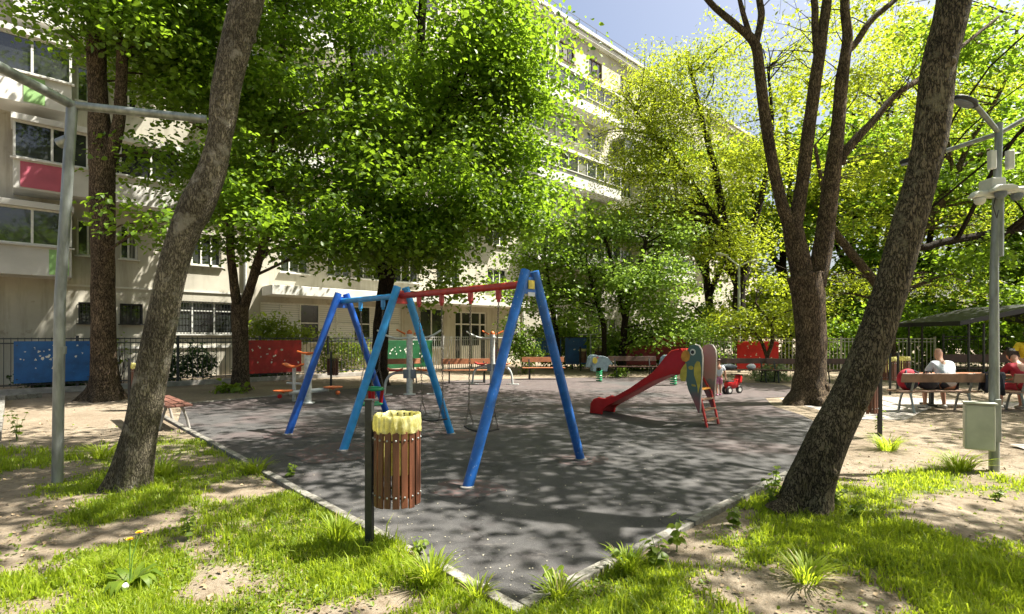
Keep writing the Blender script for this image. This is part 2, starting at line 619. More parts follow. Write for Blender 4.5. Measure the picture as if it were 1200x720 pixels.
tp = N(nt, "ShaderNodeBsdfTransparent")
tp.inputs[0].default_value = (.95, .92, .6, 1)
m1, m2 = N(nt, "ShaderNodeMixShader"), N(nt, "ShaderNodeMixShader")
m1.inputs[0].default_value = .4
nt.links.new(b.outputs[0], m1.inputs[1]); nt.links.new(tl.outputs[0], m1.inputs[2])
k_ = ramp(nt, nn.outputs[0], [(.4, (.42, .42, .42)), (.6, (.10, .10, .10))])
nt.links.new(k_.outputs[0], m2.inputs[0])
nt.links.new(m1.outputs[0], m2.inputs[1]); nt.links.new(tp.outputs[0], m2.inputs[2])
nt.links.new(m2.outputs[0], nt.nodes["Material Output"].inputs[0])
M['bag_yellow'] = m
M['stem'] = mat("green_stem", (.12, .22, .03), .6, .2, 20, 0)

LM = {}
LM['linden'] = leaf_mat("linden_leaf", (.048, .100, .009), (.13, .215, .018), (.36, .57, .03), .46)
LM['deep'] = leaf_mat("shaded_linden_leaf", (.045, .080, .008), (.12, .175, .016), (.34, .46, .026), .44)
LM['locust'] = leaf_mat("locust_leaf", (.10, .155, .012), (.22, .26, .02), (.52, .62, .035), .5)
LM['fresh'] = leaf_mat("fresh_leaf", (.065, .13, .012), (.155, .245, .02), (.38, .58, .035), .46)
LM['bush'] = leaf_mat("bush_leaf", (.09, .17, .018), (.20, .30, .04), (.36, .55, .06), .45)
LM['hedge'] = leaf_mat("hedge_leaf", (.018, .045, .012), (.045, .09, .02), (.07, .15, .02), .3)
LM['white_flower'] = leaf_mat("pale_flowering_leaf", (.12, .20, .05), (.42, .46, .28), (.4, .5, .25), .4)
LM['weed'] = leaf_mat("weed_leaf", (.075, .13, .014), (.17, .23, .022), (.36, .50, .035), .42)
LM['grass'] = leaf_mat("grass_blade", (.11, .17, .012), (.29, .37, .028), (.60, .74, .04), .5, .5, dry=(.36, .29, .13))
BK = {}
BK['grey'] = bark_mat("grey_smooth_bark", (.085, .075, .057), (.36, .325, .245), (.42, .39, .32), 1.5, .56)
BK['ridged'] = bark_mat("dark_ridged_bark", (.03, .025, .017), (.29, .24, .16), (.30, .27, .17), 1.3, .58)
BK['brown'] = bark_mat("brown_ridged_bark", (.03, .022, .015), (.24, .18, .12), None, 1.0)
BK['dark'] = bark_mat("dark_bark", (.010, .008, .006), (.06, .045, .03), None, 1.0)

# ------------------------------------------------------------------ ground, rubber surface, kerbs
C0 = np.array([0.025, 3.08])                   # near corner of the rubber surface
AX = np.array([.727, .687])                    # along its right edge
BX = np.array([-.688, .726])                   # along its left edge


def smooth01(t):
    t = np.clip(t, 0, 1)
    return t * t * (3 - 2 * t)


def edge_dist(x, y):
    p = np.stack([np.asarray(x, float) - C0[0], np.asarray(y, float) - C0[1]], -1)
    n_left = np.array([-AX[1], AX[0]])
    n_right = np.array([-BX[1], BX[0]])
    return np.maximum(-(p @ np.array([AX[0], AX[1]])), -(p @ np.array([BX[0], BX[1]])))


def vnoise(x, y, s, seed=0.0):
    x, y = np.atleast_1d(x), np.atleast_1d(y)
    return np.array([noise.noise(Vector((a * s + seed, b * s - seed, seed * .7))) for a, b in zip(x.ravel(), y.ravel())]).reshape(x.shape)


def gz(x, y):
    x, y = np.atleast_1d(np.asarray(x, float)), np.atleast_1d(np.asarray(y, float))
    d = edge_dist(x, y)
    f = smooth01((d - 0.12) / 0.9) * smooth01((13 - y) / 3)
    return f * (0.035 * (vnoise(x, y, .9, 3.1) + .4) + 0.014 * vnoise(x, y, 3.3, 9.2)) + 0.02 * smooth01((d - .1) / .15) * smooth01((13 - y) / 3)


BARE = [(60, 640, .7, .4), (0, 600, .9, .35), (275, 575, .55, .35), (90, 500, 3.2, 1.6), (20, 480, 3, 2), (215, 640, .3, .15),
        (20, 705, .35, .25), (330, 690, .3, .2), (830, 625, .45, .16), (1085, 620, .5, .24), (1090, 535, 1.6, .8), (1010, 545, .5, .3), (1160, 610, .7, .5),
        (960, 690, .45, .2), (1110, 500, 3, 1.6), (850, 690, .25, .15), (1060, 690, .5, .2), (1190, 480, 3, 2.2), (560, 700, .15, .1), (180, 615, .35, .2), (300, 575, .4, .2), (800, 650, .35, .12), (855, 605, .4, .14), (470, 700, .2, .12), (250, 690, .25, .14), (1000, 650, .3, .12), (880, 700, .3, .12)]
LUSH = [(30, 545, .8, .4), (135, 605, .7, .3), (110, 665, .5, .25), (15, 700, .4, .2), (1050, 560, .5, .3), (1150, 640, .4, .2), (180, 570, .9, .4), (300, 600, 1.2, .6), (250, 510, .8, .35), (420, 640, .5, .4), (130, 690, .5, .3), (940, 620, 1.0, .4), (1010, 640, .9, .4),
        (900, 680, .5, .3), (1130, 560, .8, .3), (990, 520, .6, .5), (500, 690, .4, .25), (740, 690, .4, .25), (380, 600, .6, .5), (1120, 680, .6, .25)]


def gmask(x, y):
    """how grassy the soil is at (x, y), 0..1"""
    x, y = np.atleast_1d(np.asarray(x, float)), np.atleast_1d(np.asarray(y, float))
    v = 0.44 + 1.2 * vnoise(x, y, 1.15, 5.5) + 0.55 * vnoise(x, y, 3.7, 1.5)
    for px, py, rx, ry in BARE:
        g = G(px, py)
        v -= 1.0 * np.exp(-(((x - g.x) / rx) ** 2 + ((y - g.y) / (ry * 1.6)) ** 2))
    for px, py, rx, ry in LUSH:
        g = G(px, py)
        v += 0.7 * np.exp(-(((x - g.x) / rx) ** 2 + ((y - g.y) / (ry * 1.6)) ** 2))
    d = edge_dist(x, y)
    v *= smooth01((9.8 - y) / 2.6)
    v = np.where(d < 0.06, 0, v)
    return np.clip(v, 0, 1)


def tensor(lo, hi, step, far):
    a = list(np.arange(lo, hi + 1e-6, step))
    k, s = [], step
    p = hi
    while p < far:
        s *= 1.5
        p += s
        k.append(p)
    q, s, l = lo, step, []
    while q > -far:
        s *= 1.5
        q -= s
        l.append(q)
    return np.array(l[::-1] + a + k)


gx = tensor(-8.5, 10.5, .11, 400)
gy = tensor(1.0, 11.5, .11, 400)
XX, YY = np.meshgrid(gx, gy, indexing='xy')
ZZ = np.zeros_like(XX)
near = (XX > -9) & (XX < 11) & (YY > .5) & (YY < 13)
ZZ[near] = gz(XX[near], YY[near])
GM = np.zeros_like(XX)
GM[near] = gmask(XX[near], YY[near])
ny, nx = XX.shape
V = np.stack([XX.ravel(), YY.ravel(), ZZ.ravel()], 1)
ii = (np.arange(ny - 1)[:, None] * nx + np.arange(nx - 1)[None]).ravel()
q = np.stack([ii, ii + 1, ii + nx + 1, ii + nx], 1).ravel()

m, nt, b = new_mat("trodden_soil")
at = N(nt, "ShaderNodeAttribute", attribute_name="turf")
tc = N(nt, "ShaderNodeTexCoord")
n1 = noise_tex(nt, .9, 6, .6, vec=tc.outputs["Object"])
n2 = noise_tex(nt, 16, 6, .7, vec=tc.outputs["Object"])
soil = ramp(nt, n1.outputs[0], [(.25, (.15, .115, .08)), (.5, (.25, .205, .148)), (.75, (.33, .28, .21))]).outputs[0]
soil = mixc(nt, ramp(nt, n2.outputs[0], [(.35, (1, 1, 1)), (.55, (0, 0, 0))]).outputs[0], soil, (.17, .13, .085))
turf = ramp(nt, n2.outputs[0], [(.3, (.07, .095, .018)), (.7, (.16, .19, .035))]).outputs[0]
tn = N(nt, "ShaderNodeMath", operation='MULTIPLY_ADD')
nt.links.new(n2.outputs[0], tn.inputs[0])
tn.inputs[1].default_value = .7
nt.links.new(at.outputs["Fac"], tn.inputs[2])
k = ramp(nt, tn.outputs[0], [(.62, (0, 0, 0)), (.95, (.85, .85, .85))])
nt.links.new(mixc(nt, k.outputs[0], soil, turf), b.inputs["Base Color"])
b.inputs["Roughness"].default_value = .95
b.inputs["Specular IOR Level"].default_value = .2
n3 = noise_tex(nt, 45, 8, .75, vec=tc.outputs["Object"])
bump(nt, b, n3.outputs[0], .8, .03)
ground = np_mesh("ground", V, q, np.full(len(q) // 4, 4), m)
ta = ground.data.attributes.new("turf", 'FLOAT', 'POINT')
ta.data.foreach_set("value", GM.ravel().astype(np.float32))
ground["kind"] = "structure"

# rubber surface
MATP = [C0, C0 + AX * 6.4, np.array([5.35, 8.6]), np.array([5.9, 10.6]), np.array([6.0, 12.0]), np.array([6.6, 13.6]), np.array([8.3, 14.2]),
        np.array([9.0, 17.4]), np.array([5.3, 20.6]), np.array([1.0, 20.2]), np.array([-2.2, 18.9]), np.array([-4.5, 16.6]), np.array([-6.2, 14.3]), np.array([-7.75, 12.3]),
        C0 + BX * 9.0, C0 + BX * 4.0]
m, nt, b = new_mat("worn_rubber_surface")
tc = N(nt, "ShaderNodeTexCoord")
big = noise_tex(nt, .42, 4, .6, vec=tc.outputs["Object"])
mid = noise_tex(nt, 3.2, 6, .65, vec=tc.outputs["Object"])
fine = noise_tex(nt, 160, 3, .7, vec=tc.outputs["Object"])
dark = ramp(nt, mid.outputs[0], [(.3, (.032, .031, .031)), (.7, (.066, .064, .062))]).outputs[0]
redd = ramp(nt, mid.outputs[0], [(.3, (.054, .042, .041)), (.7, (.100, .076, .072))]).outputs[0]
sep = N(nt, "ShaderNodeSeparateXYZ")
nt.links.new(tc.outputs["Object"], sep.inputs[0])
fy = N(nt, "ShaderNodeMapRange")
nt.links.new(sep.outputs[1], fy.inputs[0])
for i_, v_ in ((1, 6.5), (2, 15.0), (3, -0.07), (4, 0.16)):
    fy.inputs[i_].default_value = v_
ad = N(nt, "ShaderNodeMath", operation='ADD')
nt.links.new(big.outputs[0], ad.inputs[0])
nt.links.new(fy.outputs[0], ad.inputs[1])
k = ramp(nt, ad.outputs[0], [(.50, (0, 0, 0)), (.60, (1, 1, 1))])
c = mixc(nt, k.outputs[0], dark, redd)
speck = ramp(nt, fine.outputs[0], [(.56, (0, 0, 0)), (.66, (1, 1, 1))])
c = mixc(nt, speck.outputs[0], c, (.15, .145, .14))
dust = noise_tex(nt, 1.3, 7, .7, vec=tc.outputs["Object"])
kd = ramp(nt, dust.outputs[0], [(.48, (0, 0, 0)), (.75, (.55, .55, .55))])
c = mixc(nt, kd.outputs[0], c, (.125, .117, .108))
vo = N(nt, "ShaderNodeTexVoronoi", feature='DISTANCE_TO_EDGE')
vo.inputs["Scale"].default_value = .42
wa = N(nt, "ShaderNodeVectorMath", operation='ADD')
wn = noise_tex(nt, 1.4, 5, .7, vec=tc.outputs["Object"])
nt.links.new(tc.outputs["Object"], wa.inputs[0])
nt.links.new(wn.outputs["Color"], wa.inputs[1])
nt.links.new(wa.outputs[0], vo.inputs["Vector"])
cr_ = ramp(nt, vo.outputs["Distance"], [(.004, (.75, .75, .75)), (.012, (0, 0, 0))])
c = mixc(nt, cr_.outputs[0], c, (.03, .028, .027))
sc_ = noise_tex(nt, 2.2, 8, .8, vec=tc.outputs["Object"], mapping=(1, 2.4, 1))
c = mixc(nt, ramp(nt, sc_.outputs[0], [(.58, (0, 0, 0)), (.70, (.6, .6, .6))]).outputs[0], c, (.19, .172, .148))
nt.links.new(c, b.inputs["Base Color"])
b.inputs["Roughness"].default_value = .85
b.inputs["Specular IOR Level"].default_value = .3
bump(nt, b, fine.outputs[0], .6, .006)
mb = MB()
mb.sheet(MATP, .012)
rubber = mb.build("playground_surface", m, tri=True)
rubber["kind"] = "structure"

# red patches worn round the feet of the swing
mred = mat("red_rubber_patch", (.095, .058, .054), .85, .3, 3, .5, 0, .006, wear=(.06, .056, .054), wear_amt=.46)
mb = MB()
for (x, y, r) in [(-.47, 5.47, .34), (.89, 6.73, .3), (-2.35, 7.24, .6), (-.99, 8.5, .4), (-3.63, 8.43, .34), (-2.27, 9.69, .34)]:
    poly = []
    for j in range(28):
        a = 2 * math.pi * j / 28
        rr = r * (1 + .28 * noise.noise(Vector((x * 3 + math.cos(a) * 1.6, y + math.sin(a) * 1.6, 0))))
        poly.append((x + rr * math.cos(a) * 1.15, y + rr * math.sin(a)))
    mb.sheet(poly, .016 + .0007 * len(mb.bm.faces))
o = mb.build("surface_patch", mred, tri=True)
o["kind"] = "structure"


def kerb_run(a, b_, wdt=.085, h=.045, seg=1.0):
    a, b_ = np.array(a), np.array(b_)
    L = np.linalg.norm(b_ - a)
    d = (b_ - a) / L
    mb = MB()
    t = 0
    while t < L - .05:
        l = min(seg, L - t)
        c = a + d * (t + l / 2)
        rot = Matrix.Rotation(math.atan2(d[1], d[0]) + random.uniform(-.006, .006), 3, 'Z') @ Matrix.Rotation(random.uniform(-.008, .008), 3, 'Y')
        mb.box((c[0], c[1], h / 2 - .02 + random.uniform(-.006, .006)), (l - .012, wdt, h + .04), rot, .008)
        t += l
    o = mb.build("kerb", M['kerb'])
    o["kind"] = "structure"


nl, nr_ = np.array([-AX[0], -AX[1]]), np.array([-BX[0], -BX[1]])
kerb_run(C0 + nl * .045 + nr_ * .09, C0 + nl * .045 + BX * 12.6)
kerb_run(C0 + nr_ * .045 + AX * .003, C0 + nr_ * .045 + AX * 6.6)
kerb_run(MATP[13], MATP[12], .1, .03)
kerb_run(G(0, 470)[:2], G(48, 466)[:2], .12, .12)
kerb_run(G(-6, 520)[:2], G(2, 470)[:2], .14, .16)

# paving beyond the lawn on the right
mpave = mat("dusty_paving", (.33, .30, .265), .9, .25, 2.5, .4, 0, .01, wear=(.20, .18, .155), wear_amt=.58)
mb = MB()
mb.sheet([(6.6, 10.1), (10, 9.8), (24, 9.0), (26, 12.4), (12, 12.8), (9.2, 14.4), (8.4, 14.1), (6.9, 13.5)], .006)
o = mb.build("path", mpave, tri=True)
o["kind"] = "structure"
mb = MB()
mb.sheet([(6.5, 5.55), (12, 4.9), (13, 7.4), (7.15, 7.5)], .06)
o = mb.build("paved_strip", mpave, tri=True)
o["kind"] = "structure"


# ------------------------------------------------------------------ apartment building
U, W = Vector((.727, .687, 0)), Vector((.687, -.727, 0))       # along the facade, out of it
NW, NB = 24.4, 23.2                                             # distances of the wall and of the bay fronts


def fp(u, z, n=NW):
    return Vector((-.687 * n + .727 * u, .727 * n + .687 * u, z))


def fu(x, n=NW):
    r = (x - 600) / F
    Y = n / (.727 - .687 * r)
    return Y * (.727 * r + .687)


m_wall = mat("cream_render", (.43, .405, .33), .85, .2, .5, .3, 0, .01, wear=(.32, .29, .23), wear_amt=.62)
nt_ = m_wall.node_tree
b_ = nt_.nodes["Principled BSDF"]
src = b_.inputs["Base Color"].links[0].from_socket
st_ = noise_tex(nt_, 2.2, 6, .7, mapping=(1, 1, .09))
k_ = ramp(nt_, st_.outputs[0], [(.50, (1, 1, 1)), (.72, (.66, .64, .6))])
nt_.links.new(mixc(nt_, 1.0, src, k_.outputs[0], 'MULTIPLY'), b_.inputs["Base Color"])
m_bay = mat("pale_render", (.56, .55, .50), .8, .16, .8, .25, 0, .01, wear=(.50, .45, .34), wear_amt=.68)
m_soff = mat("cream_soffit", (.50, .45, .34), .85, .12, .8, .2)
m_pinkp = mat("crimson_balcony_paint", (.42, .09, .13), .7, .15, 2, .1)
m_greenp = mat("green_balcony_paint", (.26, .46, .16), .7, .15, 2, .1)
m_yellowp = mat("pale_yellow_balcony_paint", (.62, .54, .22), .7, .15, 2, .1)
m, nt, b = new_mat("window_glass")
nn = noise_tex(nt, .8, 3)
c = ramp(nt, nn.outputs[0], [(.3, (.012, .014, .014)), (.7, (.05, .055, .05))])
nt.links.new(c.outputs[0], b.inputs["Base Color"])
b.inputs["Roughness"].default_value = .04
b.inputs["Specular IOR Level"].default_value = .9
n4 = noise_tex(nt, .9, 2)
bump(nt, b, n4.outputs[0], .05, .05)
m_glass = m
m, nt, b = new_mat("window_with_curtain")
tc = N(nt, "ShaderNodeTexCoord")
wv = N(nt, "ShaderNodeTexWave", wave_type='BANDS', bands_direction='X')
wv.inputs["Scale"].default_value = 3.5
wv.inputs["Distortion"].default_value = 2.0
nt.links.new(tc.outputs["Object"], wv.inputs[0])
c = ramp(nt, wv.outputs[0], [(0, (.10, .10, .09)), (1, (.26, .25, .22))])
nt.links.new(c.outputs[0], b.inputs["Base Color"])
b.inputs["Roughness"].default_value = .05
b.inputs["Specular IOR Level"].default_value = .8
m_curt = m
m, nt, b = new_mat("pale_window_blind")
tc = N(nt, "ShaderNodeTexCoord")
wv = N(nt, "ShaderNodeTexWave", wave_type='BANDS', bands_direction='Z')
wv.inputs["Scale"].default_value = 3.1
nt.links.new(tc.outputs["Object"], wv.inputs[0])
c = ramp(nt, wv.outputs[0], [(0, (.34, .34, .31)), (.35, (.62, .62, .57))])
nt.links.new(c.outputs[0], b.inputs["Base Color"])
b.inputs["Roughness"].default_value = .3
m_blind = m

bldg = thing("apartment_building", "long cream apartment block with stacked glazed balconies behind the trees", "building", fp(8, 0))
BO = fp(8, 0)
ROOF = 23.9
HOLES = []                                                       # openings in the wall: u0, u1, z0, z1


def window(u0, u1, z0, z1, n, lights, frame=None, pane=None, depth=.12, hole=True, fr=.06, split=None, sill=True):
    """a frame with mullions, its panes set back behind it"""
    frame = frame or M['white_paint']
    if hole:
        HOLES.append((u0, u1, z0, z1))
    nf = n - (.0 if not hole else -depth)
    mb = MB()
    rot = Matrix((U, -W, Vector((0, 0, 1)))).transposed()
    th = .06

    def bx(a0, a1, b0, b1, nn, t):
        mb.box(fp((a0 + a1) / 2, (b0 + b1) / 2, nn), (a1 - a0, t, b1 - b0), rot)
    bx(u0, u1, z0, z0 + fr, nf, th)
    bx(u0, u1, z1 - fr, z1, nf, th)
    us = [u0 + (u1 - u0) * i / lights for i in range(lights + 1)]
    for i, uu in enumerate(us):
        f_ = fr if 0 < i < lights else fr
        a = min(max(uu - f_ / 2, u0), u1 - f_)
        bx(a, a + f_, z0 + fr, z1 - fr, nf, th)
    if split:
        for s_ in split:
            for a, b2 in zip(us, us[1:]):
                bx(a + fr * .9, b2 - fr * .9, z0 + (z1 - z0) * s_ - .025, z0 + (z1 - z0) * s_ + .025, nf, th - .01)
    if sill:
        mb.box(fp((u0 + u1) / 2, z0 - .03, n - .05), (u1 - u0 + .12, .16, .04), rot)
    f = mb.build("window", frame, bldg, off=BO)
    panes = pane if isinstance(pane, list) else [pane or m_glass]
    for gi, pm in enumerate(panes):
        mb = MB()
        got = False
        for i, (a, b2) in enumerate(zip(us, us[1:])):
            if i % len(panes) != gi:
                continue
            got = True
            c3 = fp((a + b2) / 2, (z0 + z1) / 2, nf + .03)
            tilt = Matrix.Rotation(random.uniform(-.012, .012), 3, 'Z')
            mb.box(c3, (b2 - a - .01, .02, z1 - z0 - .02), tilt @ rot)
        if got:
            mb.build("pane", pm, f, off=BO)
        else:
            mb.bm.free()
    return f


def bay(u0, u1, zs, lights, pane=None, panel=None, drop=.95, glazed=1.25, cap=.10):
    """a closed balcony: parapet box, glazing above it, slab on top"""
    rot = Matrix((U, -W, Vector((0, 0, 1)))).transposed()
    mb = MB()
    mid = (NW + NB) / 2
    mb.box(fp((u0 + u1) / 2, zs - drop / 2, mid), (u1 - u0, NW - NB, drop), rot, .01)
    mb.box(fp((u0 + u1) / 2, zs + glazed + .10, mid - .06), (u1 - u0 + .1, NW - NB + .12, .2), rot, .01)
    mb.box(fp((u0 + u1) / 2, zs + .02, NB - .02), (u1 - u0 + .14, .14, .05), rot)
    bal = mb.build("balcony", m_bay, bldg, off=BO)
    # glazing on the front and on both short sides
    mb = MB()
    fr = .065
    us = [u0 + .03 + (u1 - u0 - .06) * i / lights for i in range(lights + 1)]
    for uu in us:
        mb.box(fp(uu, zs + .045 + glazed / 2, NB + .05), (fr, .07, glazed - .09), rot)
    for z in (zs + .075, zs + glazed - .03):
        mb.box(fp((u0 + u1) / 2, z, NB + .05), (u1 - u0 - .14, .06, .06), rot)
    mb.build("window_frame", M['white_paint'], bal, off=BO)
    panes = pane if isinstance(pane, list) else [pane or m_glass]
    for gi, pm in enumerate(panes):
        mb = MB()
        got = False
        for i, (a, b2) in enumerate(zip(us, us[1:])):
            if i % len(panes) == gi:
                got = True
                mb.box(fp((a + b2) / 2, zs + glazed / 2 + .02, NB + .08), (b2 - a - .02, .02, glazed - .12), Matrix.Rotation(random.uniform(-.01, .01), 3, 'Z') @ rot)
        if gi == 0:
            for uu in (u0 + .04, u1 - .04):
                mb.box(fp(uu, zs + glazed / 2 + .02, mid + .06), (.03, NW - NB - .14, glazed - .1), rot)
        if got or gi == 0:
            mb.build("pane", pm, bal, off=BO)
        else:
            mb.bm.free()
    if panel:
        a, b2, mm = panel
        mb = MB()
        mb.box(fp((a + b2) / 2, zs - drop / 2, NB - .012), (b2 - a, .02, drop - .12), rot)
        mb.build("painted_panel", mm, bal, off=BO)


S0, SH = 4.57, 2.79
for kf in range(7):
    zs = S0 + SH * kf
    if kf == 6:
        continue
    if kf % 2 == 0:
        bays = [(-7.0, -1.1 if kf else 1.3), (5.9, 10.6), (17.5, 22.5), (34, 39), (45, 50)]
        bays[0] = (-5.5, 1.3)
    else:
        bays = [(-.15, 4.5), (11, 16.5), (24.2, 33.4), (39, 45)]
    for i, (a, b2) in enumerate(bays):
        if kf == 0 and a > 5:
            continue
        pn = None
        if kf == 1 and i == 0:
            pn = (.02, 1.25, m_pinkp)
        if kf == 0 and i == 0:
            pn = (.72, 1.22, m_greenp)
        if kf == 2 and i == 0:
            pn = (.1, .62, m_greenp)
        lights = max(3, round((b2 - a) / (1.02 if a > 20 else .92)))
        bay(a, b2, zs, lights, [m_glass, m_curt, m_glass] if (i + kf) % 3 == 2 else m_glass, pn)
        if kf == 2 and i == 0:
            pass
# windows in the wall
for kf in range(0, 7):
    z0 = S0 + SH * kf - .02
    if kf == 6:
        spots = [(24.7, 26.4), (27.6, 29.3), (20.5, 22.1), (31.0, 32.6), (35, 36.6), (3.2, 4.8), (12, 13.6)]
    elif kf % 2 == 0:
        spots = [(1.5, 2.15), (2.75, 3.3), (24.6, 26.5), (27.9, 29.6), (30.8, 32.4), (12.2, 13.8), (14.4, 16.0)]
        if kf == 0:
            spots += [(5.1, 6.2), (8.6, 9.9), (10.8, 12.0), (17.2, 18.8), (21, 22.6)]
    else:
        spots = [(6.2, 7.8), (8.6, 10.2), (18.0, 19.6), (21, 22.6), (35, 36.6)]
    for (a, b2) in spots:
        window(a, b2, z0, z0 + 1.3, NW, 2 if b2 - a < 1 else 3, M['brown_frame'] if kf == 6 else None, [m_glass, m_curt] if random.random() < .4 else m_glass)
# ground floor
window(4.35, 6.75, 1.72, 3.05, NW, 3, None, m_glass, split=[.72])
window(1.55, 2.35, 2.1, 2.85, NW, 2, M['dark_metal'], m_glass)
window(2.75, 3.45, 2.1, 2.85, NW, 2, M['dark_metal'], m_glass)
window(7.75, 14.9, 1.35, 3.15, NW, 8, None, [m_blind, m_blind, m_glass], split=[.5])
window(16.1, 17.7, 1.0, 3.2, NW, 2, None, m_glass)
window(26.5, 29.5, 1.3, 3.0, NW, 3, None, m_glass)
window(31.5, 34.5, 1.3, 3.0, NW, 3, None, m_glass)
# entrance door with side lights and a fan light
HOLES.append((18.5, 20.95, 0.12, 3.1))
rot = Matrix((U, -W, Vector((0, 0, 1)))).transposed()
mb = MB()
for uu in (18.54, 19.02, 19.75, 20.45, 20.91):
    mb.box(fp(uu, 1.6, NW + .12), (.08, .07, 2.96), rot)
for z in (.17, 2.35, 3.06):
    mb.box(fp(19.725, z, NW + .12), (2.37, .065, .08), rot)
for uu in (19.385, 20.1):
    mb.box(fp(uu, .65, NW + .13), (.62, .04, .86), rot)
door = mb.build("entrance_door", M['white_paint'], bldg, off=BO)
mb = MB()
mb.box(fp(19.725, 1.65, NW + .18), (2.36, .02, 2.9), rot)
mb.build("pane", m_glass, door, off=BO)
mb = MB()
mb.bar(fp(19.68, 1.05, NW + .06), fp(19.68, 1.4, NW + .06), .03, .03)
mb.build("handle", M['steel'], door, off=BO)
# upright grilles in front of the two small windows and the left ground-floor window
for (a, b2, z0, z1) in ((1.55, 2.35, 2.1, 2.85), (2.75, 3.45, 2.1, 2.85), (4.35, 6.75, 1.72, 3.05)):
    mb = MB()
    nn = max(5, int((b2 - a) / .11))
    for i in range(nn + 1):
        uu = a + (b2 - a) * i / nn
        mb.box(fp(uu, (z0 + z1) / 2, NW - .04), (.014, .014, z1 - z0), rot)
    for j in range(6):
        mb.box(fp((a + b2) / 2, z0 + (z1 - z0) * j / 5, NW - .03), (b2 - a, .014, .014), rot)
    mb.build("window_grille", M['dark_metal'], bldg, off=BO)

# the wall with its openings
us = sorted({-9.0, 62.0} | {round(h[0], 4) for h in HOLES} | {round(h[1], 4) for h in HOLES})
zs_ = sorted({0.0, ROOF} | {round(h[2], 4) for h in HOLES} | {round(h[3], 4) for h in HOLES})
mb = MB()
grid = {}


def gv(u, z, n):
    key = (round(u, 4), round(z, 4), n)
    if key not in grid:
        grid[key] = mb.bm.verts.new(fp(u, z, n))
    return grid[key]


def inhole(u, z):
    return any(h[0] < u < h[1] and h[2] < z < h[3] for h in HOLES)


for a, b2 in zip(us, us[1:]):
    for c_, d_ in zip(zs_, zs_[1:]):
        if not inhole((a + b2) / 2, (c_ + d_) / 2):
            mb.bm.faces.new((gv(a, c_, NW), gv(b2, c_, NW), gv(b2, d_, NW), gv(a, d_, NW)))
for (a, b2, c_, d_) in HOLES:
    for p, q2 in (((a, c_), (b2, c_)), ((b2, c_), (b2, d_)), ((b2, d_), (a, d_)), ((a, d_), (a, c_))):
        mb.bm.faces.new([mb.bm.verts.new(fp(p[0], p[1], NW)), mb.bm.verts.new(fp(q2[0], q2[1], NW)),
                         mb.bm.verts.new(fp(q2[0], q2[1], NW + .3)), mb.bm.verts.new(fp(p[0], p[1], NW + .3))])
# the other three sides and the top
for (p, n1_, q2, n2_) in ((-9, NW, -9, NW + 12), (-9, NW + 12, 62, NW + 12), (62, NW + 12, 62, NW)):
    mb.bm.faces.new([mb.bm.verts.new(v) for v in (fp(p, 0, n1_), fp(q2, 0, n2_), fp(q2, ROOF, n2_), fp(p, ROOF, n1_))])
mb.build("wall", m_wall, bldg, off=BO)
mb = MB()
mb.box(fp(26.5, ROOF + .12, NW + 5.8), (71.5, 12.6, .24), rot)
mb.box(fp(26.5, ROOF - .22, NW - .19), (71.3, .36, .30), rot)
mb.build("roof", m_bay, bldg, off=BO)
mb = MB()
for i in range(36):
    mb.box(fp(-8 + i * 2, ROOF + .24 + .45, NW + .1), (.035, .035, .9), rot)
for z in (.55, .95):
    mb.box(fp(27, ROOF + .24 + z * .95, NW + .1), (70, .03, .03), rot)
mb.build("roof_railing", M['fence_dark'], bldg, off=BO)
for uu, zz in ((12.35, 6.05), (5.2, 8.9), (26.7, 14.5), (10.4, 11.2)):
    mb = MB()
    mb.box(fp(uu, zz, NW - .22), (.8, .32, .55), rot, .02)
    mb.box(fp(uu, zz - .3, NW - .16), (.7, .3, .03), rot)
    mb.lathe([(.0, 0), (.2, 0), (.2, .012), (.17, .02), (.0, .02)], fp(uu + .12, zz, NW - .385), 18, axis=W)
    mb.build("air_conditioner", M['plastic_white'], bldg, off=BO)
# canopy slab over the ground floor and string courses
mb = MB()
mb.box(fp(15.6, 3.62, NW - .66), (15.6, 1.3, .42), rot, .02)
mb.build("canopy", m_bay, bldg, off=BO)
mb = MB()
mb.box(fp(4.2, 3.45, NW - .02), (6.2, .05, .06), rot)
mb.box(fp(4.2, 1.2, NW - .03), (6.2, .07, .10), rot)
mb.build("string_course", m_bay, bldg, off=BO)
for uu in (1.42 + .9, 7.1, 24.0, 27.2):
    a = fp(uu, 0.0, NW - .09)
    mb = MB()
    mb.tube([a, a + Vector((0, 0, ROOF - .4))], .06, 8)
    mb.build("drainpipe", M['steel_pale'], bldg, True, off=BO)

# ------------------------------------------------------------------ fences and the boards hung on them
def fence(name, label, a, b2, h, m, mpost, gap=.125, post_every=2.35, bar=.016, plinth=.0, group=None, top_over=0.0):
    a, b2 = Vector((*a, 0)), Vector((*b2, 0))
    L = (b2 - a).length
    d = (b2 - a).normalized()
    rz = math.atan2(d.y, d.x)
    root = thing(name, label, "fence", a, rz, group)
    n = max(1, round(L / post_every))
    mb = MB()
    for z in (plinth + .10, h - .16, h - .03):
        mb.box((L / 2, 0, z), (L - .03, .03, .035))
    k = int(L / gap)
    for i in range(1, k):
        x = i * L / k
        if abs((x / (L / n)) - round(x / (L / n))) * (L / n) < .05:
            continue
        mb.box((x, 0, (plinth + .05 + h) / 2), (bar, bar, h - plinth - .05))
    mb.build("railing", m, root)
    for i in range(n + 1):
        mb = MB()
        mb.box((i * L / n, 0, (h + .04) / 2), (.07, .07, h + .04), None, .006)
        mb.box((i * L / n, 0, h + .05), (.085, .085, .02))
        mb.build("post", mpost, root)
    if plinth:
        mb = MB()
        mb.box((L / 2, 0, plinth / 2), (L, .2, plinth), None, .01)
        mb.build("plinth", M['concrete'], root)
    return root


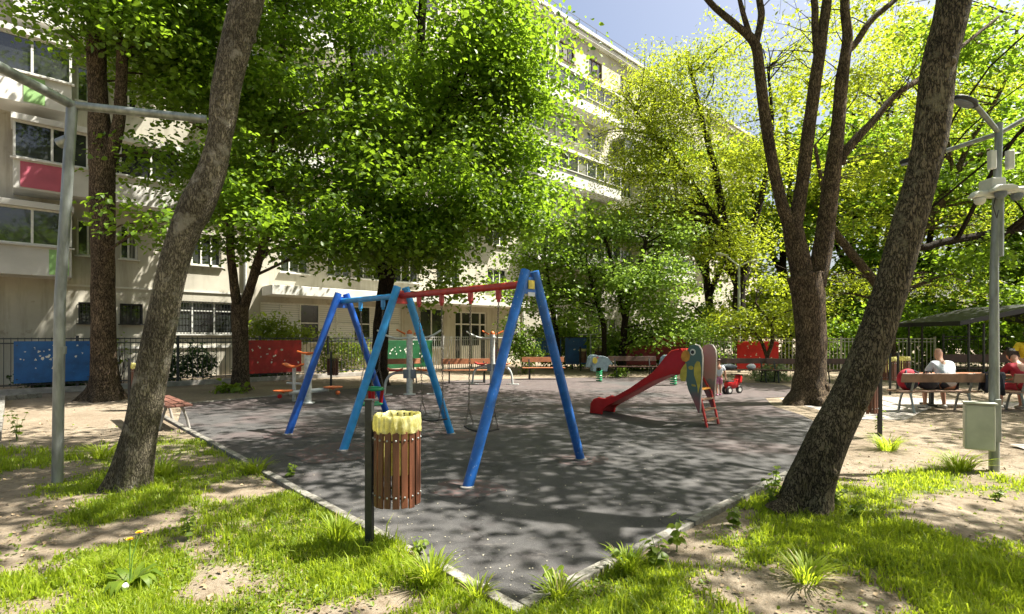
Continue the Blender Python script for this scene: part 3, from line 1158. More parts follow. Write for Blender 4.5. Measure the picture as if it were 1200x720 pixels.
fl = lambda t: (-13.9 + .727 * t, 14.2 + .687 * t)
fence("metal_fence", "dark metal railing fence on a low plinth below the left facade", fl(-6), fl(11.7), 1.58, M['fence_dark'], M['fence_dark'], .14, 2.5, plinth=.16)
fence("metal_fence", "silvery grey railing fence in front of the entrance door", fl(13.0), fl(18.1), 1.62, M['fence_pale'], M['fence_pale'], .12, 1.7, .022)
fence("metal_fence", "dark railing fence behind the two bins and the blue board", (.9, 26.0), (7.2, 25.6), 1.6, M['fence_dark'], M['fence_dark'], .13, 2.1)
fence("metal_fence", "grey railing fence behind the parrot slide and the benches", (7.3, 24.2), (18.0, 22.2), 1.55, M['fence_pale'], M['fence_pale'], .15, 1.8, .026)
fence("metal_fence", "dark railing fence behind the gazebo", (18.2, 22.0), (34.0, 19.0), 1.65, M['fence_dark'], M['fence_dark'], .16, 2.2)


def board(label, c, wd, h, rz, m, chips=14, seed=1):
    """flat painted play board hung on the fence, pale chips for light through cut-outs"""
    root = thing("play_board", label, "board", c, rz, "painted boards hung on the fence")
    mb = MB()
    mb.box((0, 0, h / 2), (wd, .03, h), None, .006)
    mb.build("panel", m, root)
    rnd = random.Random(seed)
    mb = MB()
    for i in range(chips):
        x, z = rnd.uniform(-.44, .44) * wd, rnd.uniform(.15, .9) * h
        if rnd.random() < .5:
            x = -abs(x)
            z = .5 * h + abs(z - .5 * h)
        s = rnd.uniform(.02, .05)
        a0 = rnd.uniform(0, 6)
        kk = rnd.choice((3, 4, 5))
        poly = [(s * rnd.uniform(.5, 1.3) * math.cos(a0 + 6.283 * j / kk), s * rnd.uniform(.6, 1.3) * math.sin(a0 + 6.283 * j / kk)) for j in range(kk)]
        mb.prism(poly, (x, -.0165, z), (1, 0, 0), (0, 0, 1), .006)
    mb.build("cut_out_light_chips", M['panel_chip'], root)  # solid chips, no holes: light through the cut-outs put into colour
    mb = MB()
    for sx in (-.46, .46):
        for sz in (.1, .9):
            mb.box((sx * wd, -.018, sz * h), (.03, .012, .03))
            mb.box((sx * wd, .05, sz * h), (.025, .075, .025))
    mb.build("bracket", M['fence_dark'], root)
    return root


def on_fence(x, off=.10):
    r = (x - 600) / F
    t = (-13.9 - r * 14.2) / (r * .687 - .727)
    p = Vector((*fl(t), 0))
    return p + W * off


FRZ = math.atan2(.687, .727)


def fboard(label, x0, x1, ytop, ybot, m, chips, seed):
    a, b2 = on_fence(x0), on_fence(x1)
    c = (a + b2) / 2
    s = F / c.y
    z0 = CAM_H - (ybot - HOR) / s
    z1 = CAM_H - (ytop - HOR) / s
    c.z = z0
    return board(label, c, (b2 - a).length, z1 - z0, FRZ, m, chips, seed)


fboard("blue board with scattered white chips for light through cut-outs beside the dark trunk", 16, 106, 400, 448, M['blue_panel'], 24, 3)
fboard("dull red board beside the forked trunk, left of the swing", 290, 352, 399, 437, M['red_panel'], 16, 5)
fboard("green board behind the swing and the exercise machine", 452, 505, 399, 431, M['green_panel'], 22, 7)
board("blue board between the two bins at the back fence", (3.15, 25.7, .25), 1.05, 1.3, 0, M['blue_panel'], 4, 11)
board("small dark blue board half hidden by the swing leg", (1.8, 25.78, .45), 1.25, 1.1, 0, M['blue_panel'], 3, 12)
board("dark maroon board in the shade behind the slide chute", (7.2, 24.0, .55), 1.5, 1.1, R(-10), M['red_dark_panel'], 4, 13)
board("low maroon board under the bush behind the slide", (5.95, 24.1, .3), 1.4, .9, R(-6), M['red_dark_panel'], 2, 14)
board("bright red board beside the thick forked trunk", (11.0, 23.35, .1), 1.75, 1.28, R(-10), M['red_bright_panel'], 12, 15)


# ------------------------------------------------------------------ swing set
A_ = [Vector((.21, 6.1, 0)), Vector((-1.67, 7.87, 0)), Vector((-2.95, 9.06, 0))]
LW = Vector((.68, .63, 0))
ld = (A_[2] - A_[0]).normalized()
SO = A_[1]
swing = thing("swing_set", "large blue A-frame swing set with one red and one light blue top bar", "swing set", SO)
LEGM = [M['blue_mid'], M['blue_light'], M['blue_dark']]  # blues differ by paint and by light put into each frame's colour
for i, a in enumerate(A_):
    for s in (-1, 1):
        foot = a + LW * s
        top = a + LW * s * .075 + Vector((0, 0, 2.37 if i == 0 else 2.35))
        d = (top - foot).normalized()
        mb = MB()
        mb.tube([foot - d * .04, foot + (top - foot) * .5, top], .058, 20)
        mb.build("leg", LEGM[i], swing, True, SO)
        mb = MB()
        mb.lathe([(.075, .0), (.075, .022), (.06, .03)], foot + Vector((0, 0, .012)), 20)
        mb.build("foot_plate", M['concrete'], swing, True, SO)
    mb = MB()
    mb.prism([(-.135, 2.10), (.135, 2.10), (.085, 2.30), (-.085, 2.30)], a, LW.normalized(), (0, 0, 1), .03, .004)
    mb.build("gusset_plate", M['red_paint'] if i == 1 else LEGM[i], swing, False, SO)
mb = MB()
tdir = LW.normalized()
mb.prism([(-.05, 2.16), (.05, 2.16), (.05, 2.26), (-.05, 2.26)], A_[0] - ld * .022, tdir, (0, 0, 1), .012)
mb.build("sticker", M['parrot_yellow'], swing, False, SO)
mb = MB()
mb.prism([(-.055, 2.075), (.055, 2.075), (.055, 2.12), (-.055, 2.12)], A_[0] - ld * .022, tdir, (0, 0, 1), .012)
mb.build("sticker", M['white_cloth'], swing, False, SO)
for i, mm in ((0, M['red_paint']), (1, M['blue_light'])):
    mb = MB()
    a, b2 = A_[i] + Vector((0, 0, 2.22)), A_[i + 1] + Vector((0, 0, 2.22))
    mb.tube([a, b2], .045, 16)
    mb.build("top_bar", mm, swing, True, SO)
HANG = []
for i, ts in ((0, (.20, .40, .63, .83)), (1, (.28, .66))):
    for t in ts:
        p = A_[i] * (1 - t) + A_[i + 1] * t
        mb = MB()
        mb.box(p + Vector((0, 0, 2.13)), (.06, .05, .13), math.atan2(ld.y, ld.x), .006)
        mb.tube([p + Vector((0, 0, 2.08)), p + Vector((0, 0, 2.03))], .022, 8)
        mb.build("hanger", M['red_paint'] if i == 0 else M['blue_light'], swing, False, SO)
        HANG.append(p)


def chain(mb, a, b2, link=.045):
    a, b2 = Vector(a), Vector(b2)
    L = (b2 - a).length
    n = int(L / (link * .8))
    d = (b2 - a) / n
    q = d.to_track_quat('Z', 'Y').to_matrix()
    for i in range(n):
        c = a + d * (i + .5)
        rr = q @ Matrix.Rotation(R(90) * (i % 2), 3, 'Z')
        ux, uz = rr @ Vector((1, 0, 0)), rr @ Vector((0, 0, 1))
        pts = [c + ux * .0105 * math.cos(t) + uz * (link / 2) * math.sin(t) for t in np.linspace(0, 2 * math.pi, 9)]
        mb.tube(pts, .0042, 4, False)


def flat_swing(label, p, q, sway):
    c = (p + q) / 2
    root = thing("swing", label, "swing", (c.x, c.y, .46), math.atan2((q - p).y, (q - p).x), "swings hung from the frame")
    half = (q - p).length / 2
    mb = MB()
    poly = [(x, -.02 - .035 * (1 - (x / .24) ** 2)) for x in np.linspace(-.24, .24, 9)] + [(x, .0 - .035 * (1 - (x / .24) ** 2)) for x in np.linspace(.24, -.24, 9)]
    mb.prism(poly, (0, sway, .0), (1, 0, 0), (0, 0, 1), .17, .004)
    mb.build("seat", M['rubber'], root)
    for s in (-1, 1):
        mb = MB()
        chain(mb, (s * half, 0, 2.03 - .46), (s * .235, sway, .22))
        for k in (-.07, .07):
            chain(mb, (s * .235, sway, .22), (s * .225, sway + k, 0.0))
        mb.build("chain", M['chain'], root)
    return root


flat_swing("black flat swing seat on chains nearest the right blue legs", HANG[0], HANG[1], .05)
flat_swing("black flat swing seat on chains nearest the light blue legs", HANG[2], HANG[3], -.04)
p, q = HANG[4], HANG[5]
c = (p + q) / 2
tod = thing("toddler_swing", "toddler swing with green ring and red posts under the light blue bar", "swing", (c.x, c.y, .5), math.atan2((q - p).y, (q - p).x), "swings hung from the frame")
half = (q - p).length / 2
mb = MB()
for z, rr in ((.26, .2),):
    pts = [Vector((rr * math.cos(t), rr * .85 * math.sin(t), z)) for t in np.linspace(0, 2 * math.pi, 21)]
    mb.tube(pts, .024, 8, False)
mb.build("guard_ring", M['green_plastic'], tod, True)
mb = MB()
mb.lathe([(0.001, -.02), (.17, -.02), (.18, 0), (.17, .02), (0.001, .02)], (0, 0, .02), 18)
mb.build("seat", M['green_plastic'], tod, True)
for s in range(4):
    a = R(45 + 90 * s)
    mb = MB()
    mb.tube([(.16 * math.cos(a), .14 * math.sin(a), .03), (.19 * math.cos(a), .165 * math.sin(a), .25)], .028, 10)
    mb.build("post", M['red_plastic'], tod, True)
for s in (-1, 1):
    mb = MB()
    chain(mb, (s * half, 0, 2.03 - .5), (s * .22, 0, .62))
    for k in (-1, 1):
        chain(mb, (s * .22, 0, .62), (s * .15, k * .13, .27))
    mb.build("chain", M['chain'], tod)


# ------------------------------------------------------------------ parrot slide
SA, SB = Vector((.727, -.687, 0)), Vector((.687, .727, 0))
F1 = Vector((3.42, 9.14, 0))
slide = thing("parrot_slide", "red plastic slide with green parrot side boards and a short ladder", "slide", F1)
sp = lambda s, bb, z: F1 + SA * s + SB * bb + Vector((0, 0, z))
top_p = [(-.30, 1.28), (-.45, 1.34), (-.55, 1.38), (-.68, 1.35), (-.80, 1.22), (-.92, 1.05), (-1.06, .92), (-1.3, .76), (-1.535, .60), (-1.8, .45), (-2.02, .335), (-2.15, .33), (-2.27, .36), (-2.40, .31), (-2.47, .22), (-2.49, .012)]
bot_p = [(-2.20, .012), (-2.2, .12), (-2.05, .21), (-1.67, .42), (-1.35, .60), (-1.02, .78), (-.70, .92), (-.45, .93), (-.30, .93)]
for bb in (.03, .50):
    mb = MB()
    mb.prism(top_p + bot_p, sp(0, bb, 0), SA, (0, 0, 1), .06, .014)
    mb.build("chute_side", M['red_plastic'], slide, True, F1)
mb = MB()
bed = [(-.30, .96), (-.5, .97), (-.72, .945), (-1.02, .81), (-1.67, .45), (-2.05, .24), (-2.2, .2), (-2.42, .18)]
bed2 = [(s, z - .035) for s, z in reversed(bed)]
mb.prism(bed + bed2, sp(0, .265, 0), SA, (0, 0, 1), .42)
mb.build("chute_bed", M['red_plastic'], slide, True, F1)
mb = MB()
pts = [sp(-.5, b2, 1.36) for b2 in (0.0, .53)]
mb.tube(pts, .03, 10)
mb.build("hand_bar", M['red_plastic'], slide, True, F1)

m, nt, b = new_mat("parrot_board_paint")
tc = N(nt, "ShaderNodeTexCoord")
sep = N(nt, "ShaderNodeSeparateXYZ")
nt.links.new(tc.outputs["Object"], sep.inputs[0])
nz = noise_tex(nt, 9, 5, .7, vec=tc.outputs["Object"])
ad = N(nt, "ShaderNodeMath", operation='MULTIPLY_ADD')
nt.links.new(nz.outputs[0], ad.inputs[0])
ad.inputs[1].default_value = .3
nt.links.new(sep.outputs[2], ad.inputs[2])
cr = ramp(nt, ad.outputs[0], [(.0, (.22, .05, .05)), (.55, (.27, .10, .10)), (.82, (.085, .14, .13)), (1.0, (.08, .15, .135))])
nt.links.new(cr.outputs[0], b.inputs["Base Color"])
b.inputs["Roughness"].default_value = .45
m_parrot = m
m, nt, b = new_mat("worn_pink_grey_board")
tc = N(nt, "ShaderNodeTexCoord")
sep = N(nt, "ShaderNodeSeparateXYZ")
nt.links.new(tc.outputs["Object"], sep.inputs[0])
nz = noise_tex(nt, 8, 6, .7, vec=tc.outputs["Object"])
ad = N(nt, "ShaderNodeMath", operation='MULTIPLY_ADD')
nt.links.new(nz.outputs[0], ad.inputs[0])
ad.inputs[1].default_value = .35
nt.links.new(sep.outputs[2], ad.inputs[2])
cr = ramp(nt, ad.outputs[0], [(.35, (.30, .05, .06)), (.7, (.30, .14, .15)), (.95, (.22, .25, .24)), (1.0, (.42, .30, .28))])
nt.links.new(cr.outputs[0], b.inputs["Base Color"])
b.inputs["Roughness"].default_value = .55
m_pink = m
out = [(-.20, 1.462), (-.13, 1.44), (-.085, 1.37), (-.068, 1.25), (-.07, 1.10), (-.075, .95), (-.085, .8), (-.095, .64), (-.105, .5), (-.108, .38), (-.112, .27), (-.135, .255),
       (-.17, .34), (-.215, .44), (-.27, .55), (-.315, .64), (-.345, .74), (-.36, .86), (-.385, .98), (-.38, 1.08), (-.375, 1.18), (-.37, 1.28), (-.335, 1.38), (-.28, 1.445)]
for bb, mm in ((-.035, m_parrot), (.565, m_pink)):
    mb = MB()
    mb.prism(out, sp(0, bb, 0), SA, (0, 0, 1), .035, .004)
    pn = mb.build("side_board", mm, slide, False, F1)
    pn["label"] = "green parrot painted board" if bb < 0 else "worn pinkish bare side board"
    mb = MB()
    rim = [sp(s_, bb, z_) for s_, z_ in out[0:11]]
    mb.tube(rim, .019, 6, False)
    mb.build("board_edge", M['panel_edge'], pn, True, F1)
    if bb < 0:
        face = lambda poly, lift=.019: mb.prism(poly, sp(0, bb - lift, 0), SA, (0, 0, 1), .008)
        ell = lambda cs, cz, rs, rz_, n=18: [(cs + rs * math.cos(t), cz + rz_ * math.sin(t)) for t in np.linspace(0, 2 * math.pi, n, endpoint=False)]
        mb = MB(); face(ell(-.235, 1.33, .052, .058)); mb.build("eye", M['parrot_eye'], pn, False, F1)
        mb = MB(); face(ell(-.238, 1.328, .03, .034), .024); mb.build("pupil", M['black'], pn, False, F1)
        mb = MB(); face([(-.36, 1.37), (-.31, 1.34), (-.285, 1.27), (-.30, 1.19), (-.36, 1.15), (-.425, 1.17), (-.455, 1.23), (-.44, 1.30), (-.40, 1.35)]); mb.build("beak", M['parrot_beak'], pn, False, F1)
        mb = MB(); face([(-.16, 1.17), (-.11, 1.16), (-.088, 1.06), (-.085, .9), (-.10, .76), (-.125, .66), (-.14, .60), (-.15, .72), (-.175, .82), (-.21, .92), (-.215, 1.03), (-.195, 1.12)]); mb.build("wing", M['parrot_yellow'], pn, False, F1)
        mb = MB(); face([(-.40, 1.09), (-.36, 1.13), (-.345, 1.02), (-.35, .9), (-.375, .80), (-.45, .80), (-.475, .88), (-.46, 1.0)]); mb.build("wing", M['parrot_yellow'], pn, False, F1)
        mb = MB(); face(ell(-.27, 1.05, .045, .035)); face([(-.26, .76), (-.19, .75), (-.18, .72), (-.25, .725)]); mb.build("chest_mark", M['parrot_yellow'], pn, False, F1)
for bb in (.0, .50):
    mb = MB()
    mb.bar(sp(-.14, bb, .62), sp(.0, bb, .01), .05, .03, .004)
    mb.bar(sp(-.36, bb, .96), sp(-.14, bb, .60), .05, .03, .004)
    mb.build("ladder_rail", M['red_paint'], slide, False, F1)
for i, z in enumerate((.12, .30, .48, .66)):
    s_ = -.0 - (z - .01) / .61 * .14 if z < .6 else -.17
    mb = MB()
    mb.box(sp(s_ - .02, .25, z), (.11, .47, .025), math.atan2(SA.y, SA.x), .004)
    mb.build("step", M['wood_pale'] if i != 3 else M['parrot_beak'], slide, False, F1)


# ------------------------------------------------------------------ litter bins
def litter_bin(label, loc, rz, bag, group, mesh_of=None):
    root = thing("litter_bin", label, "bin", loc, rz, group)
    mb = MB()
    mb.box((0, 0, .535), (.055, .055, 1.19), None, .006)
    mb.box((0, 0, 1.135), (.062, .062, .014))
    mb.build("post", M['dark_metal'], root)
    cx, r = .212, .158
    mb = MB()
    n = 17
    for i in range(n):
        a = 2 * math.pi * (i + .5) / n
        rr = Matrix.Rotation(a, 3, 'Z') @ Matrix.Rotation(random.uniform(-.012, .012), 3, 'X')
        mb.box((cx + r * math.cos(a), r * math.sin(a), .66 + random.uniform(-.006, .006)), (.017, .047, .54), rr, .004)
    mb.build("slats", M['wood_bin'], root)
    mb = MB()
    for z in (.46, .86):
        pts = [Vector((cx + (r - .013) * math.cos(t), (r - .013) * math.sin(t), z)) for t in np.linspace(0, 2 * math.pi, 25)]
        mb.tube(pts, .008, 6, False)
    for j in range(20):
        a = 2 * math.pi * j / 20
        mb.bar((cx + .152 * math.cos(a), .152 * math.sin(a), .90), (cx + .152 * math.cos(a), .152 * math.sin(a), 1.025), .012, .004)
    for z in (.50, .84):
        mb.bar((0.02, 0, z), (cx - r + .02, 0, z), .03, .03)
    mb.build("hoop", M['dark_metal'], root)
    mb = MB()
    for i in range(n):
        a = 2 * math.pi * (i + .5) / n
        for z in (.47, .87):
            c_ = Vector((cx + (r + .010) * math.cos(a), (r + .010) * math.sin(a), z))
            mb.ball(c_, .008, (1, 1, 1), 6)
    mb.build("screws", M['steel'], root)
    # bag turned out over the wire rim
    mb = MB()
    prof = [(.137, .62), (.143, .9), (.147, 1.01), (.152, 1.034), (.158, 1.040), (.165, 1.030), (.169, 1.005), (.171, .98), (.172, .955), (.171, .935), (.169, .918)]
    nn = 96
    rings = []
    for r_, z_ in prof:
        ring = []
        for j in range(nn):
            a = 2 * math.pi * j / nn
            wv_ = .010 * noise.noise(Vector((a * 7, z_ * 30, 3))) + .0045 * math.sin(a * 17) * (1 if z_ > .88 else 0)
            dz = .016 * noise.noise(Vector((a * 2.5, 1, 7))) + ((.014 * math.sin(a * 2 + 1) + .02 * noise.noise(Vector((a * 3, 5, 2)))) if z_ < .95 and r_ > .18 else 0)
            ring.append(mb.bm.verts.new((cx + (r_ + wv_) * math.cos(a), (r_ + wv_) * math.sin(a), z_ + dz)))
        rings.append(ring)
    for ra, rb in zip(rings, rings[1:]):
        for j in range(nn):
            mb.bm.faces.new((ra[j], ra[(j + 1) % nn], rb[(j + 1) % nn], rb[j]))
    mb.bm.faces.new(rings[0])
    mb.build("bin_bag", bag, root, True)
    return root


g = G(433, 650)
bin0 = litter_bin("brown slatted litter bin with yellow bag in front of the swing", (g.x, g.y, 0), R(-7), M['bag_yellow'], "slatted litter bins on posts")


def put_bin(label, x, y, rz, Y=None):
    g = G(x, y) if Y is None else Vector(((x - 600) / F * Y, Y, 0))
    return dup(bin0, (g.x, g.y, 0), rz, label, "slatted litter bins on posts")


put_bin("slatted bin half hidden behind the grey leaning trunk on the left", 152, 480, R(10), 11.2)
put_bin("slatted bin with olive bag between the red board and the swing", 388, 455, R(95))
put_bin("slatted bin left of the blue board at the back fence", 680, 435, R(50))
put_bin("slatted bin right of the blue board at the back fence", 701, 435, R(80))
put_bin("slatted bin on a black post just right of the leaning dark trunk", 1031, 513, R(172))
put_bin("slatted bin with pale bag in front of the gazebo fence", 1043, 463, R(60))
put_bin("dark slatted bin in shade beside the pale-bagged bin", 1052, 461, R(20))


# ------------------------------------------------------------------ benches
def bench(label, loc, rz, wood, group, length=1.75, back=True, leg_m=None):
    """front faces local -Y"""
    root = thing("park_bench", label, "bench", loc, rz, group)
    leg_m = leg_m or M['dark_metal']
    mb = MB()
    for i, y in enumerate((-.17, -.04, .09)):
        mb.box((0, y, .44), (length, .115, .035), None, .006)
    mb.build("seat", wood, root)
    if back:
        mb = MB()
        tilt = Matrix.Rotation(R(-12), 3, 'X')
        mb.box((0, .235, .74), (length, .03, .19), tilt, .006)
        mb.build("backrest", wood, root)
    for s in (-1, 1):
        x = s * (length / 2 - .27)
        mb = MB()
        mb.tube([(x, -.235, 0), (x, -.20, .18), (x, -.15, .34), (x, -.10, .42)], [.026, .022, .022, .026], 8)
        mb.tube([(x, .22, 0), (x, .17, .18), (x, .13, .34), (x, .10, .42)], [.026, .022, .022, .026], 8)
        mb.box((x, -.04, .405), (.045, .36, .03))
        if back:
            mb.bar((x, .12, .40), (x, .262, .84), .045, .022, .004)
        mb.build("leg", leg_m, root)
    return root


bn = "park benches round the playground"
bench("orange-brown bench in front of the silvery entrance fence", (*G(547, 449)[:2], 0), R(8), M['wood_bench'], bn)
bench("orange-brown bench behind the legs of the swing set by the round bush", (*G(637, 445)[:2], 0), R(3), M['wood_bench'], bn, 1.6)
bench("reddish bench under the small tree behind the first exercise machine", (*G(470, 449)[:2], 0), R(25), M['wood_bench'], bn, 1.5)
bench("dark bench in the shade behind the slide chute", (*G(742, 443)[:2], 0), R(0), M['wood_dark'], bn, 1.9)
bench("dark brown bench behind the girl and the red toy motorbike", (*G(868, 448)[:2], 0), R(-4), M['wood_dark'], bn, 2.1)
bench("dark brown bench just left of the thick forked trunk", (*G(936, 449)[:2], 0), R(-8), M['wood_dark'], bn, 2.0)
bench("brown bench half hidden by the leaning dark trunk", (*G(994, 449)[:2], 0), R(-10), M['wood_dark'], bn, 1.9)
bench("reddish bench end sticking out behind the grey leaning trunk", (-6.25, 9.4, 0), math.atan2(BX[1], BX[0]), M['wood_red'], bn, 1.9, leg_m=M['concrete'])
B1, B2 = Vector((9.05, 11.15, 0)), Vector((11.25, 11.0, 0))
bench("pale brown bench with a man in a grey shirt sitting on it", B1, R(179), M['wood_pale'], bn, 1.75, leg_m=M['steel'])
bench("pale brown bench with the man in red sitting on it", B2, R(179), M['wood_pale'], bn, 1.75, leg_m=M['steel'])

# ------------------------------------------------------------------ exercise machines
fx = thing("exercise_machine", "grey exercise post with orange handlebar, seat and two twist discs", "exercise machine", G(361, 473))
mb = MB(); mb.tube([(0, 0, 0), (0, 0, 1.16)], .085, 18); mb.lathe([(.16, 0), (.16, .02), (.09, .03)], (0, 0, .012), 18)
mb.build("post", M['steel_pale'], fx, True)
mb = MB(); mb.tube([(-.26, 0, 1.25), (-.1, -.03, 1.21), (.1, -.03, 1.21), (.3, 0, 1.24)], .026, 10); mb.tube([(0, 0, 1.14), (0, -.02, 1.22)], .05, 10)
mb.build("handlebar", M['orange'], fx, True)
mb = MB(); mb.tube([(-.42, -.06, .26), (.46, .1, .33)], .055, 12)
mb.tube([(-.3, .35, .44), (-.66, .35, .46)], .03, 8); mb.tube([(-.48, .35, .0), (-.48, .35, .84)], .045, 12); mb.tube([(-.48, .35, .2), (0, 0, .2)], .03, 8)
mb.build("frame", M['steel_pale'], fx, True)
mb = MB(); mb.prism([(-.25, .09), (-.12, .02), (0, -.01), (.12, .02), (.26, .08), (.25, .11), (.12, .055), (0, .03), (-.12, .055), (-.24, .12)], (-.48, .35, .84), (1, 0, 0), (0, 0, 1), .26, .008)
mb.build("seat", M['orange'], fx, True)
for x, y, z in ((-.55, -.1, .31), (.55, .14, .37)):
    mb = MB(); mb.lathe([(.02, -.05), (.05, -.03), (.22, 0), (.225, .02), (.0, .03)], (x, y, z), 20)
    mb.build("twist_disc", M['orange'], fx, True)
    mb = MB(); mb.ball((x + (.14 if x > 0 else -.06), y - .06, z - .12), .055)
    mb.build("foot_knob", M['red_plastic'] if x < 0 else M['orange'], fx, True)


def press_machine(label, loc, rz):
    r = thing("exercise_machine", label, "exercise machine", loc, rz, "double seated press machines")
    mb = MB(); mb.tube([(0, 0, 0), (0, 0, 1.68)], .085, 18); mb.lathe([(.17, 0), (.17, .02), (.09, .03)], (0, 0, .012), 18)
    mb.build("post", M['steel_pale'], r, True)
    mb = MB(); mb.lathe([(.05, -.06), (.075, -.02), (.07, .05), (.03, .09), (.0, .095)], (0, 0, 1.70), 14)
    mb.build("cap", M['orange'], r, True)
    for s in (-1, 1):
        mb = MB()
        pts = smoothpath([(0, -.05, 1.58, .03), (s * .35, -.06, 1.56, .03), (s * .62, -.08, 1.64, .028), (s * .86, -.12, 1.78, .025)], 5)
        mb.tube([p[:3] for p in pts], [p[3] for p in pts], 10)
        mb.build("arm", M['steel_pale'], r, True)
        mb = MB(); mb.tube([(s * .12, .05, 1.68), (s * .36, .12, 1.80)], .024, 8)
        mb.build("handle", M['orange'], r, True)
        mb = MB()
        pts = smoothpath([(s * .05, 0, .62, .045), (s * .42, 0, .60, .04), (s * .62, 0, .42, .036), (s * .68, 0, .04, .034)], 5)
        mb.tube([p[:3] for p in pts], [p[3] for p in pts], 10)
        mb.box((s * .68, 0, .02), (.42, .1, .03), None, .006)
        mb.build("seat_support", M['steel_pale'], r, True)
        mb = MB(); mb.prism([(-.2, .07), (-.1, .01), (.1, .0), (.22, .05), (.21, .08), (.1, .035), (-.1, .045), (-.19, .10)], (s * .40, 0, .66), (1, 0, 0), (0, 0, 1), .34, .008)
        mb.build("seat", M['red_paint'] if s < 0 else M['orange'], r, True)
    mb = MB(); mb.box((0, 0, .58), (.34, .16, .24), None, .01)
    mb.build("joint_box", M['grey_cloth'], r)
    return r


press_machine("grey double press machine in front of the green board", G(480, 463), R(8))
press_machine("grey double press machine with orange cap in front of the entrance", G(577, 451), R(-6))


# ------------------------------------------------------------------ spring riders
def spring_rider(label, loc, rz, s=1.0):
    r = thing("spring_rider", label, "spring rider", loc, rz, "grey elephant spring riders")
    el = [(-.42, .42), (-.46, .30), (-.40, .27), (-.36, .36), (-.30, .40), (-.27, .28), (-.27, .14), (-.16, .14), (-.14, .28), (.10, .28), (.12, .14), (.25, .14), (.28, .30), (.36, .42), (.42, .36), (.44, .40), (.36, .52), (.28, .62),
          (.10, .68), (-.06, .66), (-.16, .72), (-.30, .70), (-.38, .62)]
    el = [(x * s, z * s + .25) for x, z in el]
    for y in (-.14, .14):
        mb = MB(); mb.prism(el, (0, y, 0), (1, 0, 0), (0, 0, 1), .03, .004)
        o = mb.build("elephant_board", M['elephant'], r)
        mb = MB()
        mb.prism([(-.20 * s + .09 * s * math.cos(t), .52 * s + .25 + .11 * s * math.sin(t)) for t in np.linspace(0, 6.28, 16, endpoint=False)], (0, y * 1.14, 0), (1, 0, 0), (0, 0, 1), .016)
        mb.build("ear", M['parrot_yellow'], o)
    mb = MB(); mb.box((.06, 0, .52 * s + .25), (.34, .26, .03), None, .006)
    mb.build("seat", M['elephant'], r)
    mb = MB(); mb.tube([(-.12, -.27, .62 * s + .25), (-.12, .27, .62 * s + .25)], .016, 8)
    mb.build("handle", M['red_plastic'], r)
    mb = MB()
    pts = [(.1 * math.cos(t), .1 * math.sin(t), .02 + .38 * t / 31.4) for t in np.linspace(0, 31.4, 90)]
    mb.tube(pts, .018, 6)
    mb.build("spring", M['green_plastic'], r, True)
    return r


spring_rider("grey elephant spring rider in front of the small tree, left of the chute", G(702, 448), R(8))
spring_rider("grey elephant spring rider seen under the red slide chute", G(789, 452), R(-8), 1.05)

# ------------------------------------------------------------------ pipe frame on the left
pf = G(67, 571)
pipe = thing("pipe_frame", "tall bare galvanised pipe frame with two top bars at the left", "frame", pf)
TOPZ = 4.07
mb = MB(); mb.tube([(0, 0, -.1), (.03, 0, 2), (.16, 0, TOPZ)], .05, 18); mb.build("post", M['steel'], pipe, True)
mb = MB(); mb.tube([(.03, 0, 1.42), (.035, 0, 1.5)], .054, 18); mb.tube([(.02, 0, 3.66), (.12, 0, 3.7)], .054, 18); mb.build("weld_collar", M['steel'], pipe, True)
j = Vector((.16, 0, TOPZ))
e1 = P(242, 140, 6.0) - pf
e2 = P(-90, 50, 4.2) - pf
e2.z = TOPZ + .03
mb = MB(); mb.tube([j - Vector((.03, 0, 0)), e1], .045, 16); mb.build("top_bar", M['steel'], pipe, True)
mb = MB(); mb.tube([j, e2], .048, 16); mb.build("top_bar", M['steel'], pipe, True)
mb = MB(); mb.tube([e2, e2 + Vector((-.05, 0, -TOPZ - .1))], .06, 16); mb.build("post", M['steel'], pipe, True)
mb = MB(); mb.tube([e1 + Vector((-.14, -.02, 0)), e1 + Vector((-.18, -.02, 0))], .055, 12); mb.build("weld_collar", M['chain'], pipe, True)

# ------------------------------------------------------------------ lamp posts
lp = G(1165, 554)
lamp = thing("lamp_post", "galvanised lamp post with cameras and three lamp arms at the right", "lamp post", lp)
mb = MB(); mb.tube([(0, 0, -.1), (0, 0, .95), (.0, 0, 2.4), (.06, 0, 4.12)], [.052, .050, .042, .037], 18); mb.build("post", M['steel'], lamp, True)
mb = MB(); mb.box((.0, -.046, .62), (.075, .02, .5), None, .006); mb.build("service_hatch", M['steel'], lamp)
mb = MB(); mb.tube([(.05, 0, 2.55), (.055, 0, 3.3)], .048, 16); mb.build("sleeve", M['steel'], lamp, True)
jt = Vector((.06, 0, 4.0))


def lamp_head(a, d, L=.34, wd=.075):
    d = Vector((d[0], d[1], d[2] * .25)).normalized()
    sd = d.cross(Vector((0, 0, 1))).normalized()
    up = sd.cross(d)
    prof = [(0, .05), (.1, .10), (.3, .17), (.62, .17), (.9, .12), (1.0, .05)]
    poly = [(t * L, w_ * wd / .17) for t, w_ in prof] + [(t * L, -w_ * wd / .17) for t, w_ in reversed(prof)]
    mb = MB(); mb.prism(poly, Vector(a), d, sd, .055, .014)
    h = mb.build("lamp_head", M['roof_dark'], lamp, True)
    mb = MB(); mb.prism([(t * L * .8 + .06, w_ * .7 * wd / .17) for t, w_ in prof] + [(t * L * .8 + .06, -w_ * .7 * wd / .17) for t, w_ in reversed(prof)], Vector(a) - up * .034, d, sd, .016)
    mb.build("lens", M['grey_cloth'], h, True)


